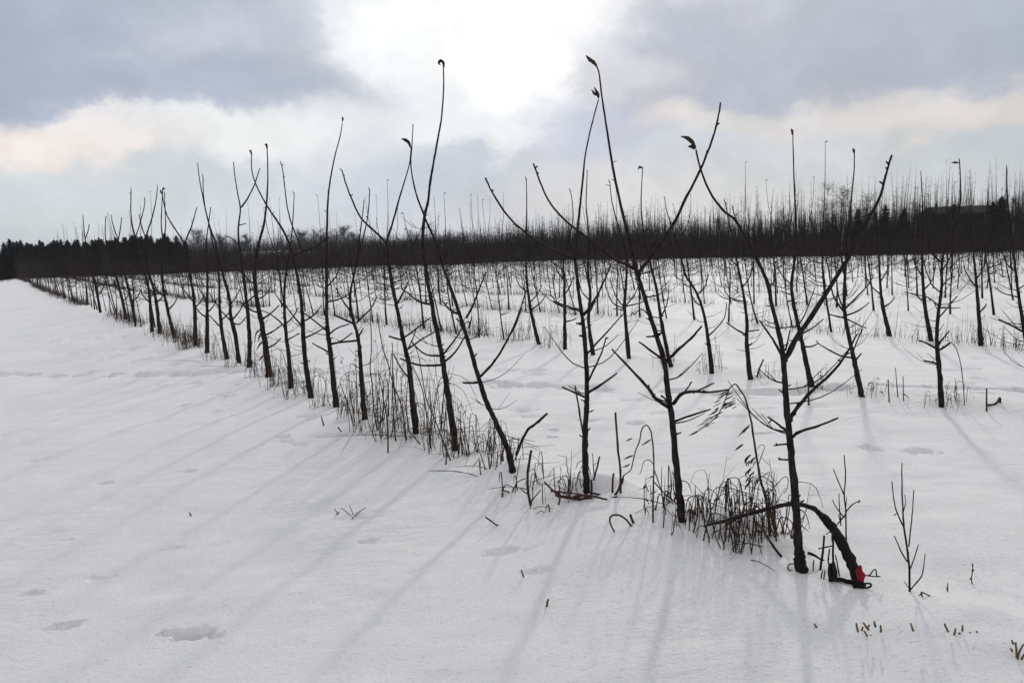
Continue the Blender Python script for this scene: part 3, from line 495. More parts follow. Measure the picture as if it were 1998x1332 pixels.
# ------------------------------------------------------------------ procedural saplings for the rest of the rows
def proto(seed, sides=5, sub=2, lod=0):
    rnd = random.Random(seed); parts = []
    Ht = rnd.uniform(2.2, 3.35); lean = rnd.uniform(-.02, .25); fork = rnd.uniform(1.25, 1.75)
    r0 = rnd.uniform(.0155, .0245)
    def stem(z):  # x offset: leans left, straightens upwards
        return Vector((-lean * z * (1.15 - .12 * z) + .03 * math.sin(z * 2.3 + seed), .03 * math.sin(z * 1.7 + seed * 2), z))
    zs = [-.05, .3, .6, .9, 1.2, fork]; mode = rnd.random()
    top = stem(fork); tr = [stem(z) for z in zs]; tips = []
    nl = 1 if mode < .4 else (2 if mode < .85 else 3)
    leaders = []
    for k in range(nl):
        ang = rnd.uniform(-.3, .3) if nl == 1 else (k * 2 * math.pi / nl + rnd.uniform(-.5, .5)); spread = rnd.uniform(.02, .12) if nl == 1 else rnd.uniform(.18, .42)
        dx, dy = math.cos(ang) * spread, math.sin(ang) * spread; hh = Ht - fork - (rnd.uniform(0, .5) if k else 0)
        leaders.append([top + Vector((dx * (1 - (1 - t) ** 2) - .06 * t, dy * (1 - (1 - t) ** 2), hh * t + rnd.uniform(-.01, .01))) for t in (0, .2, .45, .7, 1)])
    full = tr + leaders[0][1:]; n = len(full)
    rr = [r0 * (1 - (i / (n - 1)) * .84) for i in range(n)]; rr[0] = r0 * 1.35
    mb = MB(); mb.tube(full, rr, sides, sub, .2, rnd); parts.append(('trunk', mb)); tips.append(full)
    for ld in leaders[1:]:
        mb = MB(); mb.tube(ld, [r0 * .5, r0 * .42, r0 * .34, r0 * .26, r0 * .17], sides, sub, .3, rnd); parts.append(('branch', mb)); tips.append(ld)
    for k in range(rnd.randint(14, 22)):
        z = rnd.uniform(.45, fork + .1); p = stem(min(z, fork)); a = rnd.choice((0, math.pi)) + rnd.gauss(0, .8); ln = rnd.uniform(.14, .58) * (1 if z > .6 else .6)
        d = Vector((math.cos(a), math.sin(a), 0)); up = rnd.uniform(.25, .9)
        q = [p + d * (ln * t) + Vector((0, 0, ln * up * t * t)) for t in (0, .35, .7, 1)]
        mb = MB(); mb.tube(q, [r0 * .38, r0 * .3, r0 * .22, r0 * .12], sides, max(1, sub - 1), .25, rnd)
        if ln > .22:
            a2 = a + rnd.choice((-.7, .7)); e = q[1] + Vector((math.cos(a2), math.sin(a2), .6)) * (ln * .4); mb.tube([q[1], e], [r0 * .22, r0 * .1], sides, max(1, sub - 1), .2, rnd); parts.append(('branch', mb))
    for tp in tips:
        if rnd.random() < .75:
            e = tp[-1]; a = rnd.uniform(0, 6.28); l = rnd.uniform(.025, .07)
            q = [e, e + Vector((math.cos(a) * l * .4, math.sin(a) * l * .4, l * .5)), e + Vector((math.cos(a) * l, math.sin(a) * l, l * rnd.uniform(.1, .8)))]
            mb = MB(); mb.leaf(q, rnd.uniform(.007, .012), rnd); parts.append(('dried_leaf', mb))
    return parts, nl
def merged(parts):
    m = MB()
    for _, p in parts:
        b = len(m.v); m.v += p.v; m.f += [tuple(i + b for i in f) for f in p.f]
    return m
NP = 20
protoN = [proto(100 + i, 6, 2) for i in range(NP)]
protoMesh = [[(nm, p.mesh(nm, LEAFM if nm == 'dried_leaf' else BARK)) for nm, p in ps] for ps, _ in protoN]
protoFar = [merged(proto(100 + i, 4, 1)[0]).mesh('young_tree', BARK) for i in range(NP)]
spots = []; rt = random.Random(21)
for k in range(0, 27):
    n = ROW0 + RGAP * k; s = 2.2 + rt.uniform(-.4, .4) + (0 if k < 3 else -k * .9)
    while True:
        s += TGAP * rt.uniform(.85, 1.15)
        p = NV * (n + rt.uniform(-.1, .1)) + D * s
        if p[1] > 98 or s > 125: break
        if p[1] < 1.5 or p[0] / p[1] > .80 or p[0] / p[1] < -.80: continue
        if k < 3 and any((Vector((p[0], p[1], 0)) - Vector((t.x, t.y, 0))).length < .55 for t in TRACED): continue
        if k == 0 and s < 14.8: continue
        if k == 1 and (s < 10.2): continue
        if k == 2 and p[0] / p[1] > .49 : continue
        if rt.random() < .05: continue
        if p[1] < 6 and k > 0: continue
        spots.append((p[0], p[1], k, s))
spots.sort(key=lambda q: q[1])
NTHING = 300 - len(TRACED)
ORD = ['first', 'second', 'third', 'fourth', 'fifth', 'sixth', 'seventh', 'eighth', 'ninth', 'tenth', 'eleventh', 'twelfth', 'thirteenth', 'fourteenth', 'fifteenth', 'sixteenth']
ROWN = ['front', 'second', 'third', 'fourth', 'fifth', 'sixth', 'seventh', 'eighth']
used = {}; cnt = {}
FORM = ['single-leadered', 'two-leadered', 'three-leadered']
for q in sorted(spots[:NTHING], key=lambda q: q[3]):
    x, y, k, s = q
    i = rt.randrange(NP); nl = protoN[i][1]; sc = rt.uniform(.8, 1.1); rz = rt.uniform(-.9, .9)
    loc = (x, y, hz(x, y) - .01)
    near = y < 19
    if near:
        root = empty('young_tree', loc); root.scale = (sc, sc, sc); root.rotation_euler = (0, 0, rz)
        for nm, me in protoMesh[i]: link(nm, me, parent=root)
    else:
        root = link('young_tree', protoFar[i], loc, rz=rz); root.scale = (sc, sc, sc)
    key = (k, nl); cnt[key] = cnt.get(key, 0) + 1; c = cnt[key]
    if k < 5 and c <= 16 and y < 24:
        start = 'after the traced' if 0 else ''
        lab = f"bare {FORM[nl - 1]} sapling, {ORD[c - 1]} of its shape along the {ROWN[k]} row"
        root['label'] = lab; root['group'] = 'young trees of the %s row' % ROWN[k]
    elif k == 0:
        root['label'] = 'thin bare sapling in the crowded far left end of the front row'; root['group'] = 'crowded far saplings of the front row'
    else:
        root['label'] = 'thin bare sapling among the crowded rows far behind the near trees'; root['group'] = 'crowded saplings of the far rows'
    root['category'] = 'young tree'
# cones in bulk: 3-sided tapering sticks
def cones(B, T, r):
    B = np.asarray(B, float); T = np.asarray(T, float); r = np.broadcast_to(np.asarray(r, float), (len(B),))
    d = T - B; a = np.cross(d, np.array([.31, .87, .4])); a /= np.linalg.norm(a, axis=1)[:, None] + 1e-9
    b = np.cross(d, a); b /= np.linalg.norm(b, axis=1)[:, None] + 1e-9
    V = np.empty((len(B), 4, 3))
    for k in range(3):
        th = k * 2.0944; V[:, k] = B + (a * math.cos(th) + b * math.sin(th)) * r[:, None]
    V[:, 3] = T
    o = np.arange(len(B))[:, None, None] * 4; f = np.array([[0, 1, 3], [1, 2, 3], [2, 0, 3]])[None] + o
    return V.reshape(-1, 3), f.reshape(-1, 3)
class Bulk:
    def __init__(s): s.V = []; s.F = []; s.n = 0
    def add(s, B, T, r):
        v, f = cones(B, T, r); s.V.append(v); s.F.append(f + s.n); s.n += len(v)
    def mesh(s, name, m): return np_mesh(name, np.concatenate(s.V), np.concatenate(s.F), 3, m)
# the rest of the orchard, beyond counting
farV = []; farF = []; nv = 0
lowp = []
for i in range(NP):
    m = merged(proto(100 + i, 3, 1)[0]); m_f = []
    for f in m.f:
        if len(f) == 4: m_f += [(f[0], f[1], f[2]), (f[0], f[2], f[3])]
        elif len(f) == 3: m_f.append(f)
        else: m_f += [(f[0], f[j], f[j + 1]) for j in range(1, len(f) - 1)]
    lowp.append((np.array([tuple(v) for v in m.v]), np.array(m_f)))
rest = np.array([(q[0], q[1]) for q in spots[NTHING:]]); rz_ = height(rest[:, 0], rest[:, 1])
for (x, y), z in zip(rest, rz_):
    V, Fc = lowp[rt.randrange(NP)]; a = rt.uniform(-.7, .7); sc = rt.uniform(.86, 1.1); ca, sa = math.cos(a) * sc, math.sin(a) * sc
    W = np.stack([V[:, 0] * ca - V[:, 1] * sa + x, V[:, 0] * sa + V[:, 1] * ca + y, V[:, 2] * sc + z], -1)
    farV.append(W); farF.append(Fc + nv); nv += len(W)
o = link('distant_orchard', np_mesh('distant_orchard', np.concatenate(farV), np.concatenate(farF), 3, BARK)); tag(o, 'dense far rows of thin bare saplings merging below the dark wood', 'orchard', kind='stuff')

# ------------------------------------------------------------------ dry weeds
def clump(name, px, spread_px, n, hmin, hmax, label, seed, bent=.4, group='dry weeds along the front row', m=None, dens_r=1.0, leafy=.3, rmul=1.0):
    """weed stalks standing round a ground point; some broken over"""
    rnd = random.Random(seed); g = gpt(*px); S = g.y / F; mb = MB()
    for _ in range(n):
        u = max(-.7, min(.7, rnd.gauss(0, .38))) * spread_px * S; v = max(-.2, min(.2, rnd.gauss(0, .13)))
        x = g.x + D[0] * u * 1.0 + NV[0] * v; y = g.y + D[1] * u * .6 + NV[1] * v
        z = hz(x, y) - .02; h = rnd.uniform(hmin, hmax) * 1.22; a = rnd.uniform(0, 6.28); ln = rnd.gauss(.0, .16)
        b = Vector((x, y, z)); d = Vector((math.cos(a), math.sin(a) * .7, 0)); r = rnd.uniform(.0011, .0031) * rmul
        if rnd.random() < .16:     # fallen flat on the snow
            e = b + d * h * rnd.uniform(.7, 1.2) + Vector((0, 0, h * rnd.uniform(.02, .3))); mb.tube([b, b.lerp(e, .5) + Vector((rnd.uniform(-.02, .02), 0, .02)), e], [r, r * .8, r * .5], 4, 2, .3, rnd)
        elif rnd.random() < bent:
            t = rnd.uniform(.45, .75); k = b + Vector((0, 0, h * t)) + d * (h * .12)
            if rnd.random() < .5:   # sharp kink
                e = k + d * h * rnd.uniform(.15, .7) + Vector((rnd.uniform(-.1, .1) * h, 0, -h * rnd.uniform(-.1, .65)))
                q = [b, b.lerp(k, .5) + d * .01, k, k.lerp(e, .5), e]
                mb.tube(q, [r, r, r * .9, r * .7, r * .4], 4, 1, .3, rnd)
            else:
                q = [b, k, k + d * h * .14 + Vector((0, 0, h * .07)), k + d * h * .32 + Vector((0, 0, -h * .02)), k + d * h * .42 + Vector((0, 0, -h * .28))]
                mb.tube(q, [r, r, r * .8, r * .7, r * .4], 4, 2, .2, rnd)
        else:
            e = b + Vector((0, 0, h)) + d * h * ln; mid = b.lerp(e, .5) + d * rnd.uniform(-.02, .02)
            mb.tube([b, mid, e], [r, r * .8, r * .4], 4, 2, .3, rnd)
            for _ in range(rnd.randint(0, 3)):
                t = rnd.uniform(.3, .95); p = b.lerp(e, t); a2 = rnd.uniform(0, 6.28); l = rnd.uniform(.03, .1)
                mb.tube([p, p + Vector((math.cos(a2) * l, math.sin(a2) * l, l * rnd.uniform(-.2, 1.)))], [r * .6, r * .3], 4, 1, 0, rnd)
            if rnd.random() < leafy:
                for _ in range(rnd.randint(2, 6)):
                    p = b.lerp(e, rnd.uniform(.3, 1)); a2 = rnd.uniform(0, 6.28); l = rnd.uniform(.015, .04)
                    mb.leaf([p, p + Vector((math.cos(a2) * l * .6, math.sin(a2) * l * .6, -l * .2)), p + Vector((math.cos(a2) * l, math.sin(a2) * l, -l))], rnd.uniform(.002, .005), rnd)
    o = link(name, mb.mesh(name, m or WEED, g), g); tag(o, label, 'weed clump', group); return o
CL = [((1430, 1035), 95, 46, .08, .30, 'tangle of looped dry grass beneath the low end of the arched branch', .75),
      ((1490, 1050), 60, 30, .12, .36, 'upright and broken dry stalks left of the nearest trunk', .5),
      ((1350, 1010), 40, 18, .08, .22, 'low dry grass hugging the foot of the wide-armed tree', .6),
      ((1300, 985), 40, 14, .1, .30, 'crossed dry stalks just left of the wide-armed tree', .5),
      ((1100, 965), 55, 22, .08, .26, 'bent grass loops at the left end of the reddish twig heap', .8),
      ((1030, 950), 40, 9, .08, .3, 'sparse broken stalks between the leaning tree and the twig heap', .6),
      ((975, 905), 50, 22, .12, .36, 'bent and kinked straw stalks left of the swollen-footed leaning tree', .65),
      ((925, 885), 45, 24, .15, .42, 'pointed arches of dead grass between two leaning trunks', .75),
      ((865, 870), 45, 20, .2, .55, 'tall dry stalks leaning beside the tallest young tree', .3),
      ((830, 850), 40, 20, .2, .65, 'leafy dead stalks right of the V-forked tree', .2),
      ((770, 845), 60, 36, .2, .75, 'densest stand of tall dead stalks left of the V-forked tree', .2),
      ((735, 830), 45, 22, .15, .6, 'dead stalks close right of the crooked low-armed tree', .3),
      ((685, 808), 45, 20, .12, .45, 'thin dead stalks left of the crooked low-armed tree', .3),
      ((635, 790), 45, 20, .1, .4, 'low dead stalks between the clean-leadered tree and its left neighbour', .35),
      ((585, 770), 40, 20, .1, .4, 'pale weeds at the foot of the left-swept tree', .35),
      ((545, 750), 40, 26, .12, .5, 'weed thicket right of the tree hung with shrivelled leaves', .25),
      ((505, 735), 35, 18, .1, .4, 'weeds left of the tree hung with shrivelled leaves', .3),
      ((465, 715), 35, 22, .15, .5, 'weeds round the foot of the twin-tipped leaning tree', .25),
      ((425, 700), 35, 24, .15, .55, 'weeds between the short leaning tree and the vertical one', .25),
      ((370, 678), 40, 34, .12, .5, 'dense weeds by the knotted-tip tree', .3)]
for i, (px, sp, n, h0, h1, lab, bent) in enumerate(CL):
    clump('weed_clump', px, sp, int(n * 1.6), h0, h1 * (1.0 if i < 9 else 1.2), lab, 300 + i, min(.85, bent + .25), rmul=1.35 if i < 8 else 1.1)
for i, (px, sp, n, h0, h1, lab) in enumerate([((1850, 790), 60, 26, .06, .22, 'low dry weeds round the low-armed tree at the right'), ((1690, 772), 60, 14, .06, .2, 'sparse weeds right of the broom-topped tree'),
        ((1600, 752), 60, 24, .06, .2, 'low weeds behind and right of the nearest trunk'), ((1490, 738), 50, 20, .06, .22, 'low weeds by the S-curved tree of the second row'),
        ((1390, 722), 50, 22, .1, .4, 'thin upright grass round the bowed tree'), ((1300, 712), 50, 20, .1, .35, 'thin grass behind the wide-armed tree'),
        ((1080, 677), 60, 44, .1, .45, 'upright grass round the very straight tree of the second row'), ((1010, 664), 60, 50, .12, .5, 'dense upright grass by the rod-like tree'), ((930, 652), 60, 54, .12, .5, 'dense upright grass beyond the rod-like tree')]):
    clump('weed_clump', px, sp, n, h0, h1, lab, 400 + i, .3, 'dry weeds along the second row')
# grass too much to count along the far rows
gb = Bulk(); ga = np.random.default_rng(5)
for k in range(0, 24):
    n = ROW0 + RGAP * k
    s = ga.uniform((15 if k == 0 else 11 if k == 1 else -20), 122, 10500 if k < 4 else 7500)
    dens = vnoise(s / 2.3 + 31 * k, np.full_like(s, k * 1.7)); s = s[dens > -.2 + ga.uniform(-.25, .25, len(s))]
    nn = n + ga.normal(0, .17, len(s)); P = NV[None] * nn[:, None] + D[None] * s[:, None]
    ok = (P[:, 1] > 5) & (P[:, 1] < 100) & (np.abs(P[:, 0]) < P[:, 1] * .8) & ((k < 2) | (P[:, 1] > 9)); P = P[ok]
    z = height(P[:, 0], P[:, 1]); h = ga.gamma(3., .085, len(P)).clip(.06, .75)
    B = np.stack([P[:, 0], P[:, 1], z - .02], -1); T = B + np.stack([ga.normal(0, .14, len(P)) * h, ga.normal(0, .14, len(P)) * h, h], -1)
    gb.add(B, T, ga.uniform(.0025, .0058, len(P)))
    m_ = ga.random(len(P)) < .5; B2 = (B + (T - B) * ga.uniform(.4, .9, len(P))[:, None])[m_]
    gb.add(B2, B2 + ga.normal(0, .06, B2.shape), .0035)
o = link('dry_grass', gb.mesh('dry_grass', WEED)); tag(o, 'dry grass standing out of the snow along the far tree rows', 'grass', kind='stuff')

# ------------------------------------------------------------------ single stalks, sticks, shrubs traced from the photograph
def sticks(name, base, lines, label, cat, group=None, m=None, leaves=(), depth=.06, seed=0, partname=None, leafm=None):
    """lines: (pixels, width px, width px at tip[, depth offset]); one mesh (leaves become a child)"""
    rnd = random.Random(seed + 77); g = gpt(*base); S = g.y / F
    mb = MB()
    for ln in lines:
        px, a, b = ln[:3]; dd = ln[3] if len(ln) > 3 else rnd.uniform(-depth, depth)
        Q, t = lift(px, g.y, ln[4] if len(ln) > 4 else 0, dd)
        mb.tube(Q, [(a * (1 - k) + b * k) * .5 * S for k in t], 6, 4, .25, rnd)
    if leaves:
        root = empty(name, g); link('stem', mb.mesh('stem', m or WEED, g), parent=root)
        for px, wd in leaves:
            Q, _ = lift(px, g.y, rnd.uniform(-.02, .02), rnd.uniform(-.05, .05)); lb = MB(); lb.leaf(Q, wd * .5 * S, rnd)
            link(partname or 'dried_leaf', lb.mesh(partname or 'dried_leaf', leafm or LEAFM, g), parent=root)
        o = root
    else:
        o = link(name, mb.mesh(name, m or WEED, g), g)
    tag(o, label, cat, group); return o
# drooping goldenrod-like stalk
rl = random.Random(9); lv = []
axis = [(1423, 758), (1414, 783), (1404, 804), (1392, 818), (1380, 828), (1358, 844)]
for _ in range(34):
    t = rl.uniform(0, 4.6); i = int(t); u = t - i; x = axis[i][0] * (1 - u) + axis[i + 1][0] * u; y = axis[i][1] * (1 - u) + axis[i + 1][1] * u
    x += rl.uniform(-8, 12); y += rl.uniform(-7, 6); l = rl.uniform(8, 20); lv.append(([(x, y), (x - l * .5, y + l * .3), (x - l, y + l * .55)], rl.uniform(1.6, 3.4)))
for _ in range(12):
    x = rl.uniform(1418, 1448); y = 770 + rl.uniform(0, 26); l = rl.uniform(8, 16); lv.append(([(x, y), (x - l * .6, y + l * .3), (x - l, y + l * .6)], 2.2))
for a in [([(1463, 828), (1451, 840), (1439, 853)], 4), ([(1450, 866), (1442, 872), (1434, 879)], 5), ([(1462, 832), (1455, 838), (1450, 847)], 3)]: lv.append(a)
for _ in range(26):
    x = rl.uniform(1462, 1484); y = rl.uniform(880, 945); l = rl.uniform(9, 18); lv.append(([(x, y), (x - l * .5, y + l * .5), (x - l * .6, y + l)], rl.uniform(1.8, 4)))
sticks('drooping_weed', (1503, 1044), [([(1503, 1046), (1498, 993), (1493, 966), (1485, 938), (1477, 893), (1471, 856), (1464, 814), (1454, 777), (1443, 759), (1434, 749), (1423, 758)], 6, 2.6), (axis, 2.4, 1.4),
    ([(1480, 905), (1489, 880), (1492, 870), (1484, 868), (1478, 876)], 1.8, 1.2), ([(1488, 930), (1500, 920), (1501, 925), (1494, 945)], 1.8, 1.2), ([(1494, 968), (1515, 945), (1530, 930), (1538, 935), (1536, 952), (1530, 962)], 2.2, 1.4), ([(1493, 960), (1500, 953), (1512, 965), (1518, 1010)], 2, 1.4)],
    'tall dead weed bowed over with seed plumes hanging from its tip', 'weed', leaves=lv, seed=1, partname='seed_head')
sticks('hooked_weed', (1274, 1018), [([(1274, 1020), (1275, 937), (1276, 898), (1273, 859), (1269, 839), (1261, 829), (1252, 838), (1248, 859), (1239, 882), (1235, 901), (1230, 917), (1216, 929), (1205, 955)], 3.6, 2), ([(1275, 905), (1266, 897), (1256, 901), (1252, 915), (1248, 925)], 1.8, 1.2), ([(1276, 915), (1288, 950), (1296, 985), (1302, 1015)], 2.2, 2), ([(1276, 940), (1300, 965), (1325, 985)], 3, 2)],
    'dead weed stem bent over like a shepherd crook left of the wide-armed tree', 'weed', seed=2, leaves=[([(1234, 855), (1228, 857), (1221, 861)], 3.5), ([(1270, 857), (1261, 863), (1251, 869)], 4), ([(1236, 888), (1227, 891), (1217, 896)], 4), ([(1229, 905), (1222, 909), (1214, 911)], 4), ([(1275, 928), (1270, 931), (1266, 931)], 3), ([(1282, 958), (1274, 961), (1266, 964)], 3.5)])
sticks('upright_stick', (1211, 961), [([(1211, 963), (1210, 917), (1205, 868), (1201, 804)], 5, 4)], 'thin straight stick standing upright right of the twig heap', 'stick')
sticks('upright_stick', (1146, 870), [([(1144, 868), (1138, 849), (1130, 800), (1122, 752)], 4.5, 3)], 'thin stake leaning against the trunk above the twig heap', 'stick')
sticks('slanted_stick', (1525, 1086), [([(1525, 1086), (1510, 1066), (1494, 1042), (1478, 1019)], 5.5, 4, .1)], 'short dark stick slanting out of snow before the looped grass', 'stick')
sticks('cut_stub', (1036, 985), [([(1036, 987), (1029, 949), (1031, 911), (1037, 878)], 6, 5), ([(1036, 978), (1046, 966), (1055, 955)], 3, 2), ([(1032, 965), (1022, 958), (1014, 951)], 3, 2)], 'knee-high cut stub with side twigs left of the twig heap', 'stub', m=TWIG)
sticks('broken_twig', (998, 961), [([(978, 955), (990, 959), (998, 961), (1004, 950), (1010, 940), (1025, 933)], 3.5, 2)], 'broken zigzag twig lying right of the swollen-footed tree', 'twig')
sticks('fallen_twig', (975, 1026), [([(947, 1008), (956, 1014), (970, 1024), (986, 1029), (1002, 1030)], 3.5, 2.5, .03)], 'curved twig lying on open snow below the leaning trees', 'twig')
sticks('bent_hoop_twig', (1199, 1037), [([(1199, 1037), (1190, 1019), (1192, 1007), (1204, 1004), (1218, 1010), (1235, 1029)], 3.5, 4.5)], 'small dark hoop of twig with both ends in the snow', 'twig')
sticks('wood_stub', (1236, 1020), [([(1236, 1021), (1230, 1003)], 5, 5, 0)], 'tiny thick wood stub beside the twig hoop', 'stub')
sticks('twig_heap', (1150, 972), [([(1075, 957), (1109, 961), (1136, 964)], 4, 3), ([(1085, 965), (1099, 969), (1134, 973), (1167, 968), (1196, 971)], 7, 5), ([(1150, 960), (1175, 966), (1196, 971), (1216, 978)], 5, 3), ([(1195, 970), (1195, 945), (1197, 923)], 4, 4), ([(1195, 970), (1192, 1003)], 5, 4), ([(1197, 969), (1212, 946), (1217, 927)], 6, 3),
    ([(1153, 992), (1154, 960), (1154, 935)], 6, 4), ([(1158, 937), (1164, 915), (1170, 890)], 4, 3), ([(1120, 970), (1145, 966), (1185, 974)], 5, 4), ([(1090, 985), (1093, 965), (1088, 960)], 4, 3), ([(1062, 940), (1078, 955), (1088, 965)], 4, 4), ([(1128, 975), (1150, 972), (1178, 966)], 6, 5), ([(1140, 968), (1170, 975), (1205, 968)], 4, 3)],
    'heap of reddish brown cut twigs round a tree foot', 'twigs', m=TWIG, depth=.12)
sticks('bare_shrub', (1775, 1154), [([(1775, 1157), (1774, 1113), (1771, 1079), (1764, 1027), (1762, 999), (1760, 950), (1760, 903)], 5, 2.2), ([(1764, 1028), (1750, 999), (1744, 973), (1740, 938)], 3, 1.8), ([(1773, 1066), (1778, 1022), (1781, 990), (1783, 955)], 3, 1.8), ([(1770, 1095), (1760, 1079), (1745, 1045)], 3, 2), ([(1775, 1112), (1784, 1088), (1792, 1062)], 3, 2), ([(1776, 1150), (1795, 1128), (1801, 1113), (1805, 1079)], 3, 1.8), ([(1762, 1000), (1767, 980), (1765, 965)], 2.2, 1.5), ([(1750, 1000), (1744, 1006)], 2, 1.5), ([(1772, 1145), (1764, 1133)], 2, 1)],
    'small bare shrub with upright twigs alone at the right front', 'shrub', m=BARK)
sticks('bare_shrub', (1651, 1055), [([(1651, 1057), (1650, 998), (1647, 963), (1650, 931), (1647, 887)], 3.6, 2), ([(1647, 965), (1636, 940), (1626, 915)], 2.6, 1.8), ([(1650, 999), (1663, 984), (1678, 976), (1674, 981)], 3, 1.8), ([(1648, 1010), (1632, 990), (1624, 974)], 2.4, 1.6), ([(1641, 1025), (1638, 990), (1637, 963)], 2.6, 1.6), ([(1650, 1003), (1628, 1029), (1612, 1042)], 3, 2), ([(1650, 990), (1652, 968)], 2, 1.4), ([(1640, 1020), (1636, 1003)], 2, 1.4)],
    'small bare shrub behind the black wrapped end of the arched branch', 'shrub', m=BARK)
sticks('fallen_twig', (1800, 1165), [([(1770, 1186), (1781, 1171), (1800, 1156)], 2.6, 2), ([(1797, 1156), (1803, 1170), (1811, 1178), (1814, 1160)], 3, 2), ([(1798, 1154), (1820, 1165), (1848, 1183)], 2.6, 2), ([(1812, 1166), (1830, 1180), (1842, 1192)], 2.4, 1.6)], 'crossed fallen twigs lying in front of the right-hand shrub', 'twigs', m=BARK)
sticks('small_weed', (1897, 1139), [([(1898, 1141), (1895, 1128), (1898, 1112), (1897, 1098)], 2.5, 2), ([(1896, 1130), (1893, 1128)], 4, 3, 0), ([(1897, 1113), (1900, 1111)], 4, 3, 0), ([(1897, 1104), (1899, 1101)], 3, 2, 0)], 'lone tiny weed stem at the far right of the front snow', 'weed')
sticks('small_weed', (1849, 1154), [([(1849, 1155), (1849, 1137)], 3, 2), ([(1849, 1150), (1846, 1145)], 2, 1.5)], 'tiny stub right of the bare shrub', 'weed')
sticks('wood_stub', (1069, 1182), [([(1066, 1184), (1070, 1168)], 4, 3.5, 0)], 'tiny dark stub alone in the middle of front snow', 'stub')
sticks('wood_stub', (1022, 1125), [([(1022, 1126), (1017, 1111)], 3, 2.4, 0)], 'tiny slanted stub among faint ripples in the front snow', 'stub')
sticks('wood_stub', (372, 1006), [([(373, 1007), (370, 999)], 3, 2, 0)], 'tiny dark stub alone on the open left snow', 'stub')
sticks('twig_tuft', (690, 1008), [([(690, 1010), (672, 995), (665, 990)], 2, 1.5), ([(692, 1010), (698, 1000), (714, 990)], 2.2, 1.5), ([(694, 1012), (706, 1003), (716, 1005)], 2, 1.5), ([(680, 1020), (690, 1008)], 2.5, 2), ([(660, 1003), (653, 992)], 2, 1.5), ([(655, 1005), (663, 998)], 2, 1.5), ([(690, 1005), (682, 985)], 1.6, 1.2)], 'small sprawl of twig tips poking from snow left of the tree shadows', 'twigs')
sticks('fallen_twig', (668, 842), [([(659, 833), (666, 841), (674, 848)], 3, 2, .02)], 'short twig on the snow left of the crooked tree', 'twig')
sticks('dark_clod', (1948, 789), [([(1925, 790), (1938, 789), (1946, 784), (1951, 776), (1952, 789)], 5, 4)], 'small dark clod on the snow at the right', 'clod')
sticks('upright_stick', (1925, 802), [([(1925, 803), (1925, 757)], 4, 3)], 'short post-like stick beside the dark clod', 'stick')
sticks('upright_stick', (1735, 784), [([(1735, 785), (1733, 740)], 3, 2)], 'short thin stick standing between two second-row trees', 'stick')
sticks('upright_stick', (1752, 775), [([(1752, 776), (1747, 717)], 2.4, 1.4)], 'long thin stem right of the short stick, second row', 'stick')
sticks('upright_stick', (1763, 782), [([(1763, 783), (1762, 734)], 2.4, 1.6), ([(1763, 768), (1773, 775)], 2, 1.4)], 'thin stem with a side twig, third of the stems between second-row trees', 'stick')
sticks('upright_stick', (1478, 735), [([(1477, 736), (1483, 715), (1490, 701)], 4, 3)], 'slanted stick right of the S-curved tree', 'stick')
sticks('upright_stick', (1583, 790), [([(1578, 793), (1577, 755), (1574, 730)], 4, 3)], 'dark stake in front of the single-leader tree of the second row', 'stick')
sticks('arching_stem', (1882, 790), [([(1882, 795), (1880, 760), (1876, 720), (1868, 685), (1857, 668)], 2.2, 1.4)], 'thin pale stem arching above the weeds at the right', 'stem')
# tall traced stalks in the dense stand
ST = [[(757, 883), (756, 826), (748, 777), (738, 728)], [(772, 860), (766, 777), (766, 689), (765, 667)], [(793, 858), (783, 790), (768, 753), (758, 712), (746, 675), (735, 610)], [(737, 839), (730, 802), (726, 748), (722, 718), (725, 675), (722, 605)],
      [(840, 874), (834, 826), (824, 759), (805, 714)], [(879, 898), (850, 822), (832, 779), (824, 734), (817, 695), (809, 673)], [(861, 839), (862, 812), (867, 748)], [(746, 822), (748, 786), (747, 748), (737, 722)], [(758, 812), (758, 768), (755, 738)], [(692, 824), (688, 794), (680, 759)],
      [(820, 866), (802, 845), (795, 836)], [(870, 906), (871, 880), (870, 868)], [(607, 776), (632, 830), (626, 810), (600, 760)][1:3], [(690, 830), (682, 800), (672, 770), (663, 745)]]
SL = ['lowest front stalk, its foot out on open snow', 'tall upright stalk with a tuft top left of the V-forked tree', 'tallest dead stalk, slanting left across the dense stand', 'tall wavy stalk rising between two young trees', 'slanted stalk crossing the foot of the V-forked tree', 'long stalk slanting far left from a foot on open snow', 'short straight stalk left of the tallest tree', 'thin stalk in the middle of the dense stand', 'short thin stalk beside the middle one', 'leaning stalk left of the crooked low-armed tree', 'little stalk lying against the dense stand', 'short stalk before the tallest tree', 'stub stalk between the clean-leadered and swept trees', 'thin leaning stalk farther left of the crooked tree']
for ln, lab in zip(ST, SL):
    sticks('tall_stalk', ln[0], [(ln, 3.2, 1.6)], lab, 'stalk', 'tall stalks in the front row weeds', seed=len(lab))
